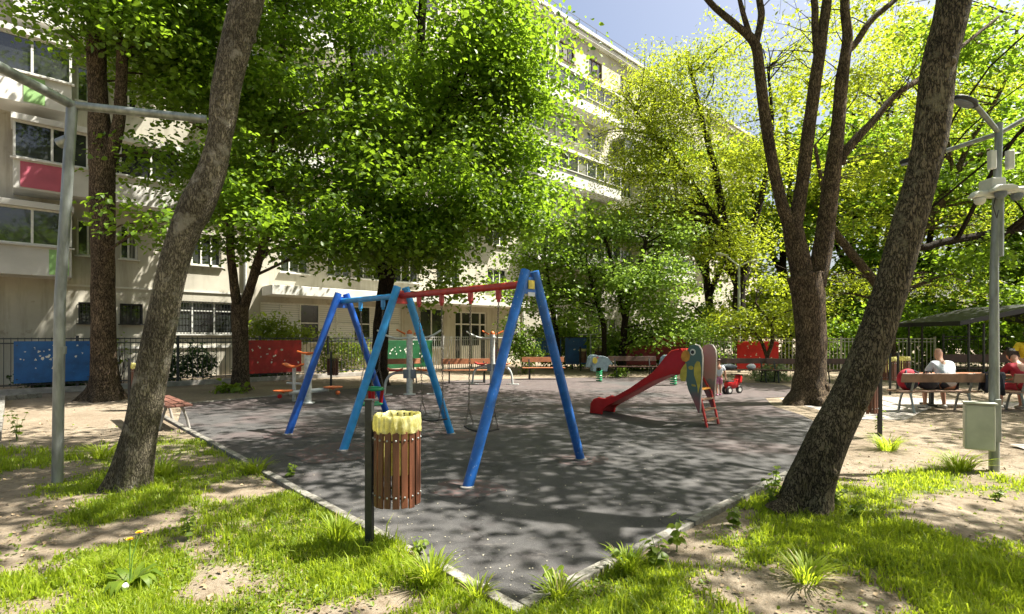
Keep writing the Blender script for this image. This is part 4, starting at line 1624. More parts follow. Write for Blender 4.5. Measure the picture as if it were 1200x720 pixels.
for ex, ey, ez in ((-.36, -.10, .28), (-.42, .45, -.10), (.42, -.12, .26)):
    e = jt + Vector((ex, ey, ez))
    mb = MB(); mb.tube([jt, e], .027, 12); mb.build("lamp_arm", M['steel'], lamp, True)
    lamp_head(e, Vector((ex, ey, ez)))
for s in (-1, 1):
    mb = MB(); mb.box((.06 + s * .105, -.02, 3.68), (.075, .06, .22), None, .012); mb.build("antenna_box", M['plastic_white'], lamp)
mb = MB(); mb.box((-.08, -.06, 3.36), (.16, .20, .16), None, .02); mb.build("junction_box", M['plastic_white'], lamp)
for i, (x, y, z) in enumerate(((-.22, -.08, 3.24), (-.06, -.17, 3.29), (.24, -.05, 3.30))):
    mb = MB(); mb.prism([(-.13, 0), (-.08, .05), (.08, .055), (.15, .03), (.15, -.02), (-.13, -.025)], (x, y, z), (1, 0, 0), (0, 0, 1), .10, .012)
    mb.tube([(x, y, z), (.04, -.02, z + .02)], .022, 8)
    c_ = mb.build("camera", M['plastic_white'], lamp, True)
    mb = MB(); mb.lathe([(.058, .0), (.055, -.04), (.036, -.066), (.0, -.078)], (x - .02, y, z - .03), 14)
    mb.build("camera_dome", M['plastic_white'] if i == 0 else M['grey_cloth'], c_, True)
mb = MB(); mb.tube([(-.08, -.12, 3.28), (-.14, -.14, 3.1), (-.06, -.1, 2.98), (.0, -.06, 3.08)], .006, 5); mb.build("cable", M['black'], lamp)

cab = thing("utility_cabinet", "pale green-grey metal cabinet fixed to the foot of the lamp post", "cabinet", (lp.x - .20, lp.y - .02, .27))
mb = MB(); mb.box((0, 0, .275), (.27, .15, .53), R(-33), .01); mb.build("body", M['cabinet'], cab)
mb = MB(); mb.box((-.042, -.065, .275), (.24, .012, .50), R(-33), .004); mb.build("door", M['cabinet'], cab)
mb = MB(); mb.box((0, -.01, .555), (.295, .185, .018), R(-33), .004); mb.build("lid", M['cabinet'], cab)
mb = MB(); mb.box((.125, .02, .4), (.06, .05, .04)); mb.box((.125, .02, .12), (.06, .05, .04)); mb.build("bracket", M['steel'], cab)

fp_ = Vector(((866 - 600) / F * 23.6, 23.6, 0))
fl2 = thing("lamp_post", "thin distant lamp post with two arms behind the grey fence", "lamp post", fp_)
mb = MB(); mb.tube([(0, 0, 0), (0, 0, 4.85)], [.07, .05], 12); mb.build("post", M['steel_pale'], fl2, True)
for ex, ez in ((-.62, .5), (.5, .22)):
    mb = MB(); mb.tube([(0, 0, 4.8), (ex, 0, 4.8 + ez)], .04, 8); mb.build("lamp_arm", M['steel_pale'], fl2, True)
    mb = MB(); mb.prism([(-.1, -.09), (.3, -.13), (.42, 0), (.3, .13), (-.1, .09)], (ex, 0, 4.8 + ez), (math.copysign(1, ex), 0, .2), (0, 1, 0), .07, .012); mb.build("lamp_head", M['plastic_white'], fl2, True)
lx = Vector(((692 - 600) / F * 25.3, 25.3, 0))
sgn = thing("sign_post", "slim post with a flat white top bar behind the elephant rider", "post", lx)
mb = MB(); mb.tube([(0, 0, 0), (0, 0, 1.68)], .035, 8); mb.build("post", M['steel_pale'], sgn, True)
mb = MB(); mb.box((-.1, 0, 1.71), (1.0, .22, .06), None, .01); mb.build("top_bar", M['plastic_white'], sgn)

# ------------------------------------------------------------------ gazebo at the far right
gz_ = Vector((17.4, 18.6, 0))
gaz = thing("gazebo", "low dark-roofed open gazebo behind the people on the benches", "gazebo", gz_)
mb = MB()
hw, ov = 2.7, 1.5
ridge = 2.72
prof = [(-hw, 2.12), (.2, ridge), (hw + .4, 2.05), (hw + .4, 1.90), (.2, ridge - .17), (-hw, 1.97)]
mb.prism(prof, (0, 0, 0), (1, 0, 0), (0, 0, 1), 2 * ov, .01)
mb.build("roof", M['roof_dark'], gaz)
for x in (-2.25, -1.75, 2.4, 2.9):
    for y in (-1.3, 1.3):
        mb = MB(); mb.tube([(x, y, 0), (x, y, 2.05 if x < 0 else 1.98)], .035, 8); mb.build("post", M['dark_metal'], gaz)
mb = MB(); mb.box((.2, .6, .45), (3.6, .4, .05), None, .005); mb.box((.2, .85, .8), (3.6, .05, .3), None, .005)
for x in (-1.4, 1.8):
    mb.box((x, .65, .22), (.06, .36, .42))
mb.build("bench_rail", M['wood_dark'], gaz)

tb = thing("picnic_table", "low wooden table between the men on the benches", "table", (10.35, 12.0, 0))
mb = MB()
for i in range(5):
    mb.box((0, -.32 + .16 * i, .74), (1.9, .15, .035), None, .005)
mb.build("tabletop", M['wood_bench'], tb)
for s in (-1, 1):
    mb = MB(); mb.box((s * .7, 0, .36), (.07, .07, .72)); mb.box((s * .7, 0, .03), (.08, .6, .06)); mb.box((s * .7, 0, .70), (.07, .6, .05)); mb.build("leg", M['dark_metal'], tb)


# ------------------------------------------------------------------ people
def hand(verts, edges, radii, wi, wrist, d, palm_n, s=1.0):
    """four fingers and a thumb rooted in a palm that continues the forearm"""
    d = Vector(d).normalized()
    n = Vector(palm_n).normalized()
    side = d.cross(n).normalized()
    i0 = len(verts)
    pc = Vector(wrist) + d * .055 * s
    verts.append(tuple(pc)); edges.append((wi, i0)); radii.append((.036 * s, .022 * s))
    for k, L in enumerate((.062, .074, .070, .054)):
        o = side * (k - 1.5) * .02 * s
        a = pc + d * .04 * s + o
        b_ = a + (d * .8 - n * .3).normalized() * L * .55 * s
        c_ = b_ + (d * .5 - n * .8).normalized() * L * .5 * s
        b0 = len(verts)
        verts += [tuple(a), tuple(b_), tuple(c_)]
        edges += [(i0, b0), (b0, b0 + 1), (b0 + 1, b0 + 2)]
        radii += [.010 * s, .0092 * s, .008 * s]
    a = Vector(wrist) + d * .03 * s - side * .035 * s
    b_ = a + (d * .7 - side * .6 - n * .2).normalized() * .04 * s
    b0 = len(verts)
    verts += [tuple(a), tuple(b_)]
    edges += [(i0, b0), (b0, b0 + 1)]
    radii += [.013 * s, .010 * s]


def person(label, loc, rz, pose, top, bottom, hair, cap=None, shoes=None, shorts=True, bald=False):
    """pose: joints in metres, local frame, facing -Y"""
    root = thing("person", label, "person", loc, rz)
    J = pose
    s = J.get('s', 1.0)
    v, e, r = [], [], []
    ix = {}

    def add(nm, p, rad, par=None):
        ix[nm] = len(v)
        v.append(tuple(p)); r.append(tuple(q * s for q in rad) if hasattr(rad, "__len__") else rad * s)
        if par:
            e.append((ix[par], ix[nm]))
    H, C_, Nk, Hd = (Vector(J[k]) for k in ('hip', 'chest', 'neck', 'head'))
    add('hip', H, (.15, .11))
    add('belly', H.lerp(C_, .5), (.145, .115), 'hip')
    add('chest', C_, (.165, .12), 'belly')
    add('neck', Nk, .055, 'chest')
    hd = (Hd - Nk).normalized()
    add('jaw', Hd - hd * .055 * s, (.066, .078), 'neck')
    add('skull', Hd + hd * .04 * s, (.078, .094), 'jaw')
    add('crown', Hd + hd * .11 * s, .05, 'skull')
    fd = Vector(J['face']).normalized()
    add('nose', Hd + fd * .10 * s - hd * .01 * s, .013, 'jaw')
    sd = fd.cross(hd).normalized()
    for q in (-1, 1):
        add('ear%d' % q, Hd + sd * q * .083 * s - hd * .0 * s, .014, 'jaw')
    hands = []
    for q in ('l', 'r'):
        add('sh' + q, J['sh' + q], .062, 'chest')
        add('el' + q, J['el' + q], .042, 'sh' + q)
        add('wr' + q, J['wr' + q], .028, 'el' + q)
        add('th' + q, Vector(J['th' + q]), .088, 'hip')
        add('kn' + q, J['kn' + q], .056, 'th' + q)
        kn, an = Vector(J['kn' + q]), Vector(J['an' + q])
        add('ca' + q, kn.lerp(an, .35), .053, 'kn' + q)
        add('an' + q, an, .034, 'ca' + q)
        add('toe' + q, J['toe' + q], .03, 'an' + q)
    for q in ('l', 'r'):
        wr, el = Vector(J['wr' + q]), Vector(J['el' + q])
        hand(v, e, r, ix['wr' + q], tuple(wr), wr - el, (0, 0, 1) if abs((wr - el).normalized().z) < .8 else (0, 1, 0), s)
    skin_mesh("body", v, e, r, M['skin'], root, 2, 0)

    def garment(nm, names, links, rads, mm):
        vv = [tuple(Vector(J[n_]) if n_ in J else Vector(v[ix[n_]])) for n_ in names]
        skin_mesh(nm, vv, links, [tuple(q * s for q in x_) if hasattr(x_, "__len__") else x_ * s for x_ in rads], mm, root, 2, 0)
    m1 = {q: tuple(Vector(J['sh' + q]).lerp(Vector(J['el' + q]), .72)) for q in 'lr'}
    J['slv_l'], J['slv_r'] = m1['l'], m1['r']
    J['collar'] = tuple(C_.lerp(Nk, .62))
    J['hem'] = tuple(H + (H - C_).normalized() * .04)
    garment("shirt", ['hem', 'belly', 'chest', 'collar', 'shl', 'slv_l', 'shr', 'slv_r'], [(0, 1), (1, 2), (2, 3), (2, 4), (4, 5), (2, 6), (6, 7)],
            [(.17, .13), (.165, .135), (.185, .14), .075, .08, .066, .08, .066], top)
    for q in 'lr':
        J['leg_' + q] = tuple(Vector(J['kn' + q]).lerp(Vector(J['th' + q]), .12)) if shorts else tuple(Vector(J['an' + q]).lerp(Vector(J['kn' + q]), .1))
    J['waist'] = tuple(H.lerp(C_, .15))
    if shorts:
        garment("shorts", ['waist', 'hip', 'thl', 'leg_l', 'thr', 'leg_r'], [(0, 1), (1, 2), (2, 3), (1, 4), (4, 5)], [(.155, .125), (.165, .13), .108, .085, .108, .085], bottom)
    else:
        garment("trousers", ['waist', 'hip', 'thl', 'knl', 'leg_l', 'thr', 'knr', 'leg_r'], [(0, 1), (1, 2), (2, 3), (3, 4), (1, 5), (5, 6), (6, 7)], [(.155, .125), (.162, .125), .10, .072, .055, .10, .072, .055], bottom)
    for q in 'lr':
        an, toe = Vector(J['an' + q]), Vector(J['toe' + q])
        heel = an + (an - toe) * Vector((.45, .45, 0)) - Vector((0, 0, .035 * s))
        toe2 = toe + (toe - an) * Vector((.15, .15, 0))
        skin_mesh("shoe", [tuple(heel), tuple(an - Vector((0, 0, .03 * s))), tuple(toe2)], [(0, 1), (1, 2)], [.04 * s, .05 * s, .038 * s], shoes or M['shoe'], root, 2, 0)
    if not bald:
        bk = -fd
        skin_mesh("hair", [tuple(Hd + hd * .045 * s + bk * .018 * s), tuple(Hd + hd * .105 * s + bk * .012 * s), tuple(Hd + bk * .07 * s - hd * .01 * s)], [(0, 1), (0, 2)],
                  [(.083 * s, .092 * s), .066 * s, .055 * s], hair, root, 2, 0)
    if cap:
        mb = MB()
        q_ = hd.to_track_quat('Z', 'Y').to_matrix()
        mb.ball(Hd + hd * .07 * s, .105 * s, (1, 1, .75), 16)
        mb.ball(Hd + hd * .07 * s + fd * .13 * s, .075 * s, (1, 1, .14), 12)
        mb.build("cap", cap, root, True)
    for q in (-1, 1):
        mb = MB()
        mb.ball(Hd + fd * .083 * s + sd * q * .032 * s + hd * .022 * s, .011 * s, (1, 1, 1), 8)
        mb.build("eye", M['black'], root, True)
    return root


def mirror(p):
    return (-p[0], p[1], p[2])


# man in grey: sits on the first bench, back to the camera, leaning on his knees, head turned to his right-hand neighbour
sit = dict(hip=(0, .02, .55), chest=(-.02, -.20, .93), neck=(-.0, -.30, 1.12), head=(-.04, -.36, 1.24), face=(-.9, -.4, -.12),
           shl=(-.20, -.24, 1.0), shr=(.18, -.24, 1.0), ell=(-.30, -.36, .74), elr=(.28, -.36, .74), wrl=(-.14, -.56, .66), wrr=(.12, -.56, .66),
           thl=(-.12, -.08, .53), thr=(.12, -.08, .53), knl=(-.19, -.44, .51), knr=(.2, -.44, .51), anl=(-.17, -.36, .09), anr=(.21, -.42, .09), toel=(-.19, -.52, .035), toer=(.24, -.57, .035))
person("man in a pale grey T-shirt and dark shorts sitting hunched on the bench, bald", (B1.x + .37, B1.y + .06, 0), R(180), sit, M['white_cloth'], M['navy_cloth'], M['hair_dark'], bald=True)
sit2 = dict(sit, face=(-.15, -1, -.5), head=(.0, -.40, 1.18), neck=(0, -.31, 1.07), chest=(0, -.19, .90), shl=(-.2, -.24, .96), shr=(.2, -.24, .96), s=1.0)
person("man in a red T-shirt with short dark hair sitting on the second bench", (B2.x - .30, B2.y + .06, 0), R(176), sit2, M['red_cloth'], M['red_cloth'], M['hair_dark'])
st = dict(hip=(0, 0, .95), chest=(0, .0, 1.30), neck=(0, -.01, 1.50), head=(0, -.03, 1.63), face=(.1, -1, -.35), shl=(.21, 0, 1.40), shr=(-.21, 0, 1.40), ell=(.31, -.04, 1.12), elr=(-.32, -.04, 1.12),
          wrl=(.14, -.24, 1.02), wrr=(-.16, -.24, 1.02), thl=(.11, 0, .88), thr=(-.11, 0, .88), knl=(.12, -.02, .48), knr=(-.13, -.02, .48), anl=(.12, .02, .09), anr=(-.14, .02, .09), toel=(.13, -.14, .035), toer=(-.16, -.14, .035))
person("man standing in a yellow T-shirt and dark cap beside the table", (12.75, 12.85, 0), R(-28), st, M['yellow_cloth'], M['grey_cloth'], M['hair_dark'], cap=M['navy_cloth'])


def child(s, stride=.0):
    d = {}
    for k, p in st.items():
        d[k] = tuple(c_ * s for c_ in p) if k not in ('face',) else p
    hx = d['head']
    d['head'] = (hx[0], hx[1], hx[2] + .02)
    d['s'] = s * 1.08
    for q, sg in (('l', 1), ('r', -1)):
        for k, f in (('kn', .5), ('an', 1), ('toe', 1)):
            x, y, z = d[k + q]
            d[k + q] = (x * .8, y + sg * stride * f, z)
        d['wr' + q] = (d['el' + q][0] * 1.02, d['el' + q][1] - .02 * sg, d['el' + q][2] - .24 * s)
        x, y, z = d['toe' + q]
    return d


kid = G(842, 464)
person("little girl in a white and blue top with pink shorts, walking away", kid, R(172), child(.56, .07), M['white_cloth'], M['pink_cloth'], M['wood_dark'], shoes=M['pink_cloth'])
kk = Vector(((580 - 600) / F * 24.8, 24.8, 0))
person("small figure in pink patterned clothes at the end of the silvery fence", kk, R(10), child(.74), M['pink_cloth'], M['pink_cloth'], M['wood_dark'], shorts=False)

# toy motorbike beside the girl
tm = G(859, 462)
toy = thing("toy_motorbike", "small red ride-on toy motorbike beside the little girl", "toy motorbike", tm, R(25))
mb = MB(); mb.prism([(-.26, .16), (-.05, .15), (.14, .20), (.22, .34), (.16, .46), (.08, .40), (-.06, .32), (-.24, .36), (-.30, .28)], (0, 0, 0), (1, 0, 0), (0, 0, 1), .14, .02); mb.build("body", M['red_plastic'], toy, True)
mb = MB(); mb.prism([(.13, .34), (.24, .30), (.27, .46), (.19, .56)], (0, 0, 0), (1, 0, 0), (0, 0, 1), .2, .02); mb.build("fairing", M['red_plastic'], toy, True)
mb = MB(); mb.tube([(.15, -.2, .54), (.15, .2, .54)], .014, 8); mb.build("handlebar", M['black'], toy)
mb = MB(); mb.box((-.13, 0, .36), (.24, .13, .04), None, .012); mb.build("seat", M['black'], toy)
for x, y in ((.24, 0), (-.22, -.07), (-.22, .07)):
    mb = MB(); mb.lathe([(.06, -.03), (.10, -.03), (.115, 0), (.10, .03), (.06, .03)], (x, y, .115), 18, axis=Vector((0, 1, 0))); wv_ = mb.build("wheel", M['black'], toy, True)
    mb = MB(); mb.lathe([(.0, -.032), (.055, -.032), (.055, .032), (.0, .032)], (x, y, .115), 14, axis=Vector((0, 1, 0))); mb.build("rim", M['white_paint'], wv_, True)

# bags and the jacket on the benches
bp_ = B1 + Vector((-.52, .08, .46))
bag = thing("backpack", "red and black backpack standing on the left end of the bench", "backpack", bp_)
mb = MB(); mb.ball((0, 0, .22), .24, (.95, .6, .98), 18); mb.build("body", M['red_cloth'], bag, True)
mb = MB(); mb.ball((0, -.1, .14), .15, (.9, .5, .8), 14); mb.build("pocket", M['navy_cloth'], bag, True)
mb = MB(); mb.tube([(.08, -.05, .42), (.16, -.16, .34), (.17, -.15, .12)], .018, 8); mb.tube([(-.08, -.05, .42), (-.16, -.16, .34), (-.17, -.15, .12)], .018, 8); mb.build("strap", M['navy_cloth'], bag, True)
bg2 = thing("sports_bag", "black soft bag beside the red backpack on the bench", "bag", B1 + Vector((-.10, .08, .46)))
mb = MB(); mb.ball((0, 0, .17), .2, (1.15, .7, .85), 16); mb.build("body", M['navy_cloth'], bg2, True)
mb = MB(); mb.tube([(-.14, 0, .26), (-.06, 0, .40), (.06, 0, .40), (.14, 0, .26)], .014, 8); mb.build("handle", M['black'], bg2, True)
# jacket over the backrest: a folded sheet hanging on both sides
jk = B1 + Vector((1.0, -.24, .0))
jac = thing("jacket", "dark jacket hanging over the end of the bench back", "jacket", jk)
mb = MB()
cols = 12
prof = [(-.05, .42), (-.06, .55), (-.055, .70), (-.04, .82), (.0, .87), (.05, .84), (.07, .70), (.075, .56), (.08, .46)]
gridv = [[mb.bm.verts.new((-.2 + .42 * i / cols + .02 * math.sin(z * 9 + i), y * 1.3 + .02 * math.sin(i * 1.9 + z * 7), z + (.05 * math.sin(i * 1.1) if k in (0, 8) else .008 * math.sin(i * 2)))) for k, (y, z) in enumerate(prof)] for i in range(cols + 1)]
for i in range(cols):
    for k in range(len(prof) - 1):
        mb.bm.faces.new((gridv[i][k], gridv[i + 1][k], gridv[i + 1][k + 1], gridv[i][k + 1]))
jo = mb.build("cloth", M['navy_cloth'], jac, True)
md = jo.modifiers.new("thick", 'SOLIDIFY'); md.thickness = .02
# things on the seat of the bench behind the girl
bq = G(868, 448)
for i, (dx, c_, lb) in enumerate(((-.45, M['green_plastic'], "greenish folded blanket on the bench behind the girl"), (.35, M['white_cloth'], "pale plastic bag on the bench behind the toy motorbike"))):
    r_ = thing("blanket" if i == 0 else "carrier_bag", lb, "blanket" if i == 0 else "bag", bq + Vector((dx, -.04, .46)))
    mb = MB()
    mb.ball((0, 0, .09), .1, (3.2 if i == 0 else 1.6, 1.4, 1.0 if i else .9), 16)
    for v_ in mb.bm.verts:
        v_.co += Vector((0, 0, .03 * noise.noise(v_.co * 9)))
    mb.build("cloth", M['grey_cloth'] if i == 0 else c_, r_, True)

# ------------------------------------------------------------------ trees
def S(Y, *pts):
    """stem from (x px, y px, width px[, depth]) read off the photograph's 1200 px grid"""
    out = []
    for p in pts:
        out.append(pr(p[0], p[1], p[3] if len(p) > 3 else Y, p[2]))
    x, y, z, r = out[0]
    return out


def grounded(st, sink=.06):
    x, y, z, r = st[0]
    st[0] = (x, y, -sink, r)
    return st


def E(x, y, Y, rx, ry, rd, n):
    """foliage ellipsoid: centre and radii in px, depth and depth radius in m, number of clumps"""
    c = P(x, y, Y)
    return (c.x, c.y, c.z, rx / F * Y, rd, ry / F * Y, n)


def ext(st, *pts):
    """continue a stem above the picture with absolute points"""
    return st + list(pts)


GT = "trees standing in and round the playground"
# 1 grey leaning trunk, left foreground
t1 = grounded(S(5.34, (148, 581, 62), (152, 566, 51), (158, 540, 47), (170, 480, 43), (185, 400, 40), (202, 320, 37), (217, 270, 38), (231, 240, 41), (247, 203, 35), (257, 165, 30), (262, 130, 33), (266, 100, 35), (277, 50, 37), (290, 0, 39)))
t1 = ext(t1, (-2.55, 5.4, 5.9, .14), (-2.3, 5.6, 7.4, .11), (-2.2, 5.8, 9.2, .06))
t1b = [t1[-3], (-3.3, 5.0, 7.0, .07), (-4.2, 4.6, 8.4, .03)]
tree("leaning_tree", "grey-barked tree leaning right behind the pipe frame at the left", [t1, t1b],
     [(-2.2, 6.3, 9.4, 2.6, 2.4, 1.8, 62), (-4.2, 5.2, 8.6, 2.0, 2.0, 1.3, 40), (-.2, 6.6, 9.6, 1.6, 1.8, 1.2, 20)], LM['linden'], BK['grey'], GT, per=92, cs=.58, leaf=.14, nring=26, jitter=.075, gather=9, knots=5)
# 2 dark leaning trunk, right foreground
t2 = grounded(S(4.77, (936, 607, 92), (942, 592, 68), (951, 560, 58), (978, 500, 51), (1014, 425, 47), (1042, 345, 43), (1064, 262, 42), (1082, 200, 42), (1092, 150, 44), (1100, 80, 45), (1118, 0, 45)))
t2 = ext(t2, (4.25, 4.9, 5.6, .16), (4.8, 5.1, 7.4, .13), (5.6, 5.4, 9.5, .07))
t2b = [t2[-3], (5.3, 4.4, 7.3, .08), (6.6, 4.2, 8.8, .04), (8.4, 4.0, 9.2, .03), (10.2, 4.0, 9.5, .02)]
t2c = [t2[-3], (3.6, 5.6, 7.0, .07), (3.0, 6.2, 8.6, .05), (1.8, 5.3, 9.4, .02)]
tree("leaning_tree", "dark ridged trunk leaning right across the right foreground", [t2, t2b, t2c],
     [(6.1, 5.6, 9.4, 2.6, 2.4, 1.6, 30), (8.6, 3.9, 9.0, 1.5, 1.0, 1.0, 13), (10.6, 4.0, 9.4, 1.3, 1.2, 1.0, 14), (3.6, 7.8, 9.4, 2.0, 1.6, 1.1, 30), (1.5, 4.6, 9.6, 1.5, 1.1, .9, 11)], LM['fresh'], BK['ridged'], GT, per=130, cs=.46, leaf=.13, nring=30, jitter=.08, gather=2, knots=6)
# 3 thick forked trunk
Y3 = 12.5
main = grounded(sink=.28, st=S(Y3, (946, 480, 82), (947, 473, 64), (948, 462, 51), (948, 450, 43), (950, 430, 38), (950, 390, 36), (947, 345, 40), (942, 322, 42)))
l0 = S(Y3, (944, 340, 30), (934, 295, 27), (928, 262, 24))
lA = S(Y3, (928, 270, 18), (916, 238, 15), (901, 168, 14), (891, 91, 13), (885, 52, 12), (864, 31, 9), (832, 3, 7), (800, -40, 5, 12))
lA2 = S(Y3, (885, 55, 9), (892, 21, 9), (890, 0, 8), (880, -60, 5), (860, -120, 3))
lA3 = S(Y3, (885, 60, 7), (872, 20, 6), (862, -20, 4))
lB = S(Y3, (930, 268, 20), (938, 228, 17), (947, 158, 16), (954, 105, 16), (962, 52, 14), (969, 0, 12), (975, -80, 9), (985, -170, 5))
lB2 = S(Y3, (958, 70, 10), (955, 30, 9), (954, 0, 8), (940, -70, 5), (930, -130, 3))
lC = S(Y3, (955, 335, 26), (964, 290, 24), (972, 231, 22), (981, 158, 18), (986, 98, 16), (993, 45, 13), (990, 0, 11), (1000, -90, 8), (1010, -190, 4))
lC2 = S(Y3, (994, 60, 10), (1004, 49, 9), (1021, 24, 8), (1049, 0, 7), (1090, -40, 5, 13), (1140, -90, 3, 13))
lD = S(Y3, (985, 192, 12), (992, 176, 12), (1025, 140, 10), (1049, 112, 9), (1074, 95, 8), (1120, 60, 6, 13.5), (1170, 20, 4, 14))
tree("forked_tree", "big tree with a thick trunk forking into several bare upright limbs", [main, l0, lA, lA2, lA3, lB, lB2, lC, lC2, lD],
     [(6.4, 12.6, 14.2, 4.8, 4.2, 2.0, 80), (10.8, 12.6, 13.2, 3.4, 3.4, 2.0, 44), (8.8, 9.0, 12.8, 3.6, 2.6, 1.6, 44)],
     LM['locust'], BK['brown'], GT, per=140, cs=.55, leaf=.13, nring=24, jitter=.09, bare=70, gather=2.5, knots=3)
# 4 dark trunk far left
Y4 = 13.2
t4 = grounded(S(Y4, (122, 472, 62), (122, 458, 44), (122, 440, 35), (122, 400, 32), (121, 330, 30), (120, 250, 31), (119, 180, 33), (115, 120, 25), (113, 60, 24), (112, 0, 22), (108, -120, 16), (100, -240, 9)))
t4b = S(Y4, (126, 190, 18), (136, 160, 17), (141, 120, 15), (143, 60, 14), (140, 0, 12), (150, -100, 9))
tree("linden_tree", "tall tree with a dark straight trunk in front of the blue board", [t4, t4b],
     [E(150, -60, 13.5, 150, 70, 2.6, 60), (-8.2, 13.4, 13.2, 3.6, 2.6, 2.2, 90), (-9.5, 15.0, 10.5, 1.6, 1.5, 2.0, 30), E(170, 80, 14.5, 45, 70, 1.2, 16), E(110, 20, 12.2, 90, 26, .8, 12), E(190, 60, 14, 75, 90, 1.6, 30), E(165, 190, 13.2, 45, 30, .8, 8),
      E(40, 12, 12.4, 60, 14, .8, 6), E(180, 255, 12.6, 42, 22, .5, 5), E(240, 160, 15, 60, 90, 1.4, 22)],
     LM['linden'], BK['brown'], GT, per=100, cs=.46, leaf=.14, nring=18, twig=.2, power=.3, gather=6)
# 5 forked trunk behind the red board
Y5 = 15.6
t5 = grounded(S(Y5, (283, 462, 34), (283, 450, 22), (282, 400, 20), (281, 358, 21)))
t5a = S(Y5, (279, 366, 13), (274, 330, 11), (270, 290, 10), (268, 230, 10), (262, 150, 9), (250, 60, 7), (240, -30, 4))
t5b = S(Y5, (284, 366, 13), (294, 335, 12), (302, 308, 11), (310, 280, 11), (316, 230, 10), (320, 150, 9), (330, 60, 7), (335, -30, 4))
tree("linden_tree", "tree forking low into two stems beside the dull red board", [t5, t5a, t5b],
     [E(300, 60, 15.5, 95, 80, 2.4, 40), E(310, 90, 14.6, 70, 60, 1.6, 36),  E(250, 130, 16, 60, 100, 2, 30), E(330, 170, 15.4, 60, 60, 1.6, 24), E(345, 245, 14.6, 62, 38, 1.3, 20), E(300, 215, 14.8, 55, 45, 1.3, 16),
      E(255, 265, 15, 40, 34, 1, 9), E(385, 275, 15, 40, 24, 1, 9), E(300, -50, 15.4, 130, 60, 2.6, 70), (-7.0, 18.0, 14.5, 3.4, 2.2, 3.2, 110), (-10.6, 17.4, 12.0, 2.4, 1.6, 3.2, 80), (-9.0, 19.0, 9.6, 2.4, 1.6, 1.8, 60), E(240, 235, 15.2, 40, 30, 1, 8)],
     LM['linden'], BK['brown'], GT, per=110, cs=.46, leaf=.14, twig=.2, power=.3, gather=6.5)
# 6 large dense central tree
Y6 = 17.2
t6 = grounded(S(Y6, (444, 455, 34), (444, 443, 22), (445, 420, 19), (447, 380, 19), (453, 330, 18), (463, 280, 16), (474, 220, 15), (484, 160, 13), (490, 100, 12), (494, 30, 10), (498, -60, 7), (500, -140, 4)))
t6b = S(Y6, (460, 300, 12), (445, 240, 10), (425, 170, 9), (415, 90, 7), (410, 10, 5))
t6c = S(Y6, (480, 190, 10), (510, 140, 9), (545, 80, 7), (570, 20, 5))
t6d = S(Y6, (452, 340, 10), (430, 250, 9), (418, 170, 7), (400, 90, 5))
tree("linden_tree", "very large dense leafy tree in the centre behind the swing set", [t6, t6b, t6c, t6d],
     [E(480, -60, 17.2, 150, 80, 3.6, 70), (-4.6, 21.6, 11.0, 3.0, 2.2, 3.0, 80), E(480, 60, 17, 150, 75, 3.6, 90), E(430, 150, 16.6, 95, 70, 3, 60), E(550, 130, 17, 80, 80, 3, 62), E(576, 45, 17.2, 58, 70, 2.4, 38), E(596, 210, 17, 38, 50, 2, 36), E(598, 110, 17.4, 24, 60, 1.6, 24), E(606, 30, 17.4, 22, 40, 1.6, 14),
      E(490, 215, 16.4, 110, 55, 3, 62), E(430, 262, 15.8, 70, 38, 2, 28), E(540, 265, 16.2, 72, 40, 2, 32), E(470, 305, 16, 75, 26, 1.8, 22), E(400, 290, 15.6, 42, 26, 1.2, 10), E(585, 285, 16.6, 40, 28, 1.5, 12), E(500, 325, 17, 50, 14, 1.4, 8)],
     LM['linden'], BK['dark'], GT, per=125, cs=.5, leaf=.145, twig=.2, power=.3, gather=5, flat=.55)
# 7 small bright tree
Y7 = 24.0
t7 = grounded(S(Y7, (728, 432, 12), (730, 405, 8), (733, 372, 8), (738, 345, 7), (750, 310, 5), (760, 270, 4)))
t7b = S(Y7, (733, 378, 6), (725, 345, 5), (715, 300, 4), (705, 270, 3))
t7c = grounded(S(Y7, (706, 432, 8), (708, 410, 6), (707, 380, 6), (698, 350, 5), (688, 310, 4)))
tree("small_tree", "small bright green tree behind the slide with a bent stem", [t7, t7b, t7c],
     [E(740, 290, 24, 75, 42, 2.4, 54), E(690, 330, 23.6, 52, 38, 1.8, 32), E(770, 335, 23.4, 52, 32, 1.8, 30), E(665, 290, 24.4, 40, 40, 1.6, 18), E(735, 335, 23, 60, 26, 1.5, 26), E(640, 325, 24.5, 30, 36, 1.2, 9), E(700, 250, 24.6, 45, 26, 1.6, 14),
      E(765, 385, 23.6, 38, 16, 1.0, 10), E(800, 370, 23.4, 28, 18, 1, 7)],
     LM['bush'], BK['dark'], GT, per=80, cs=.5, leaf=.15)
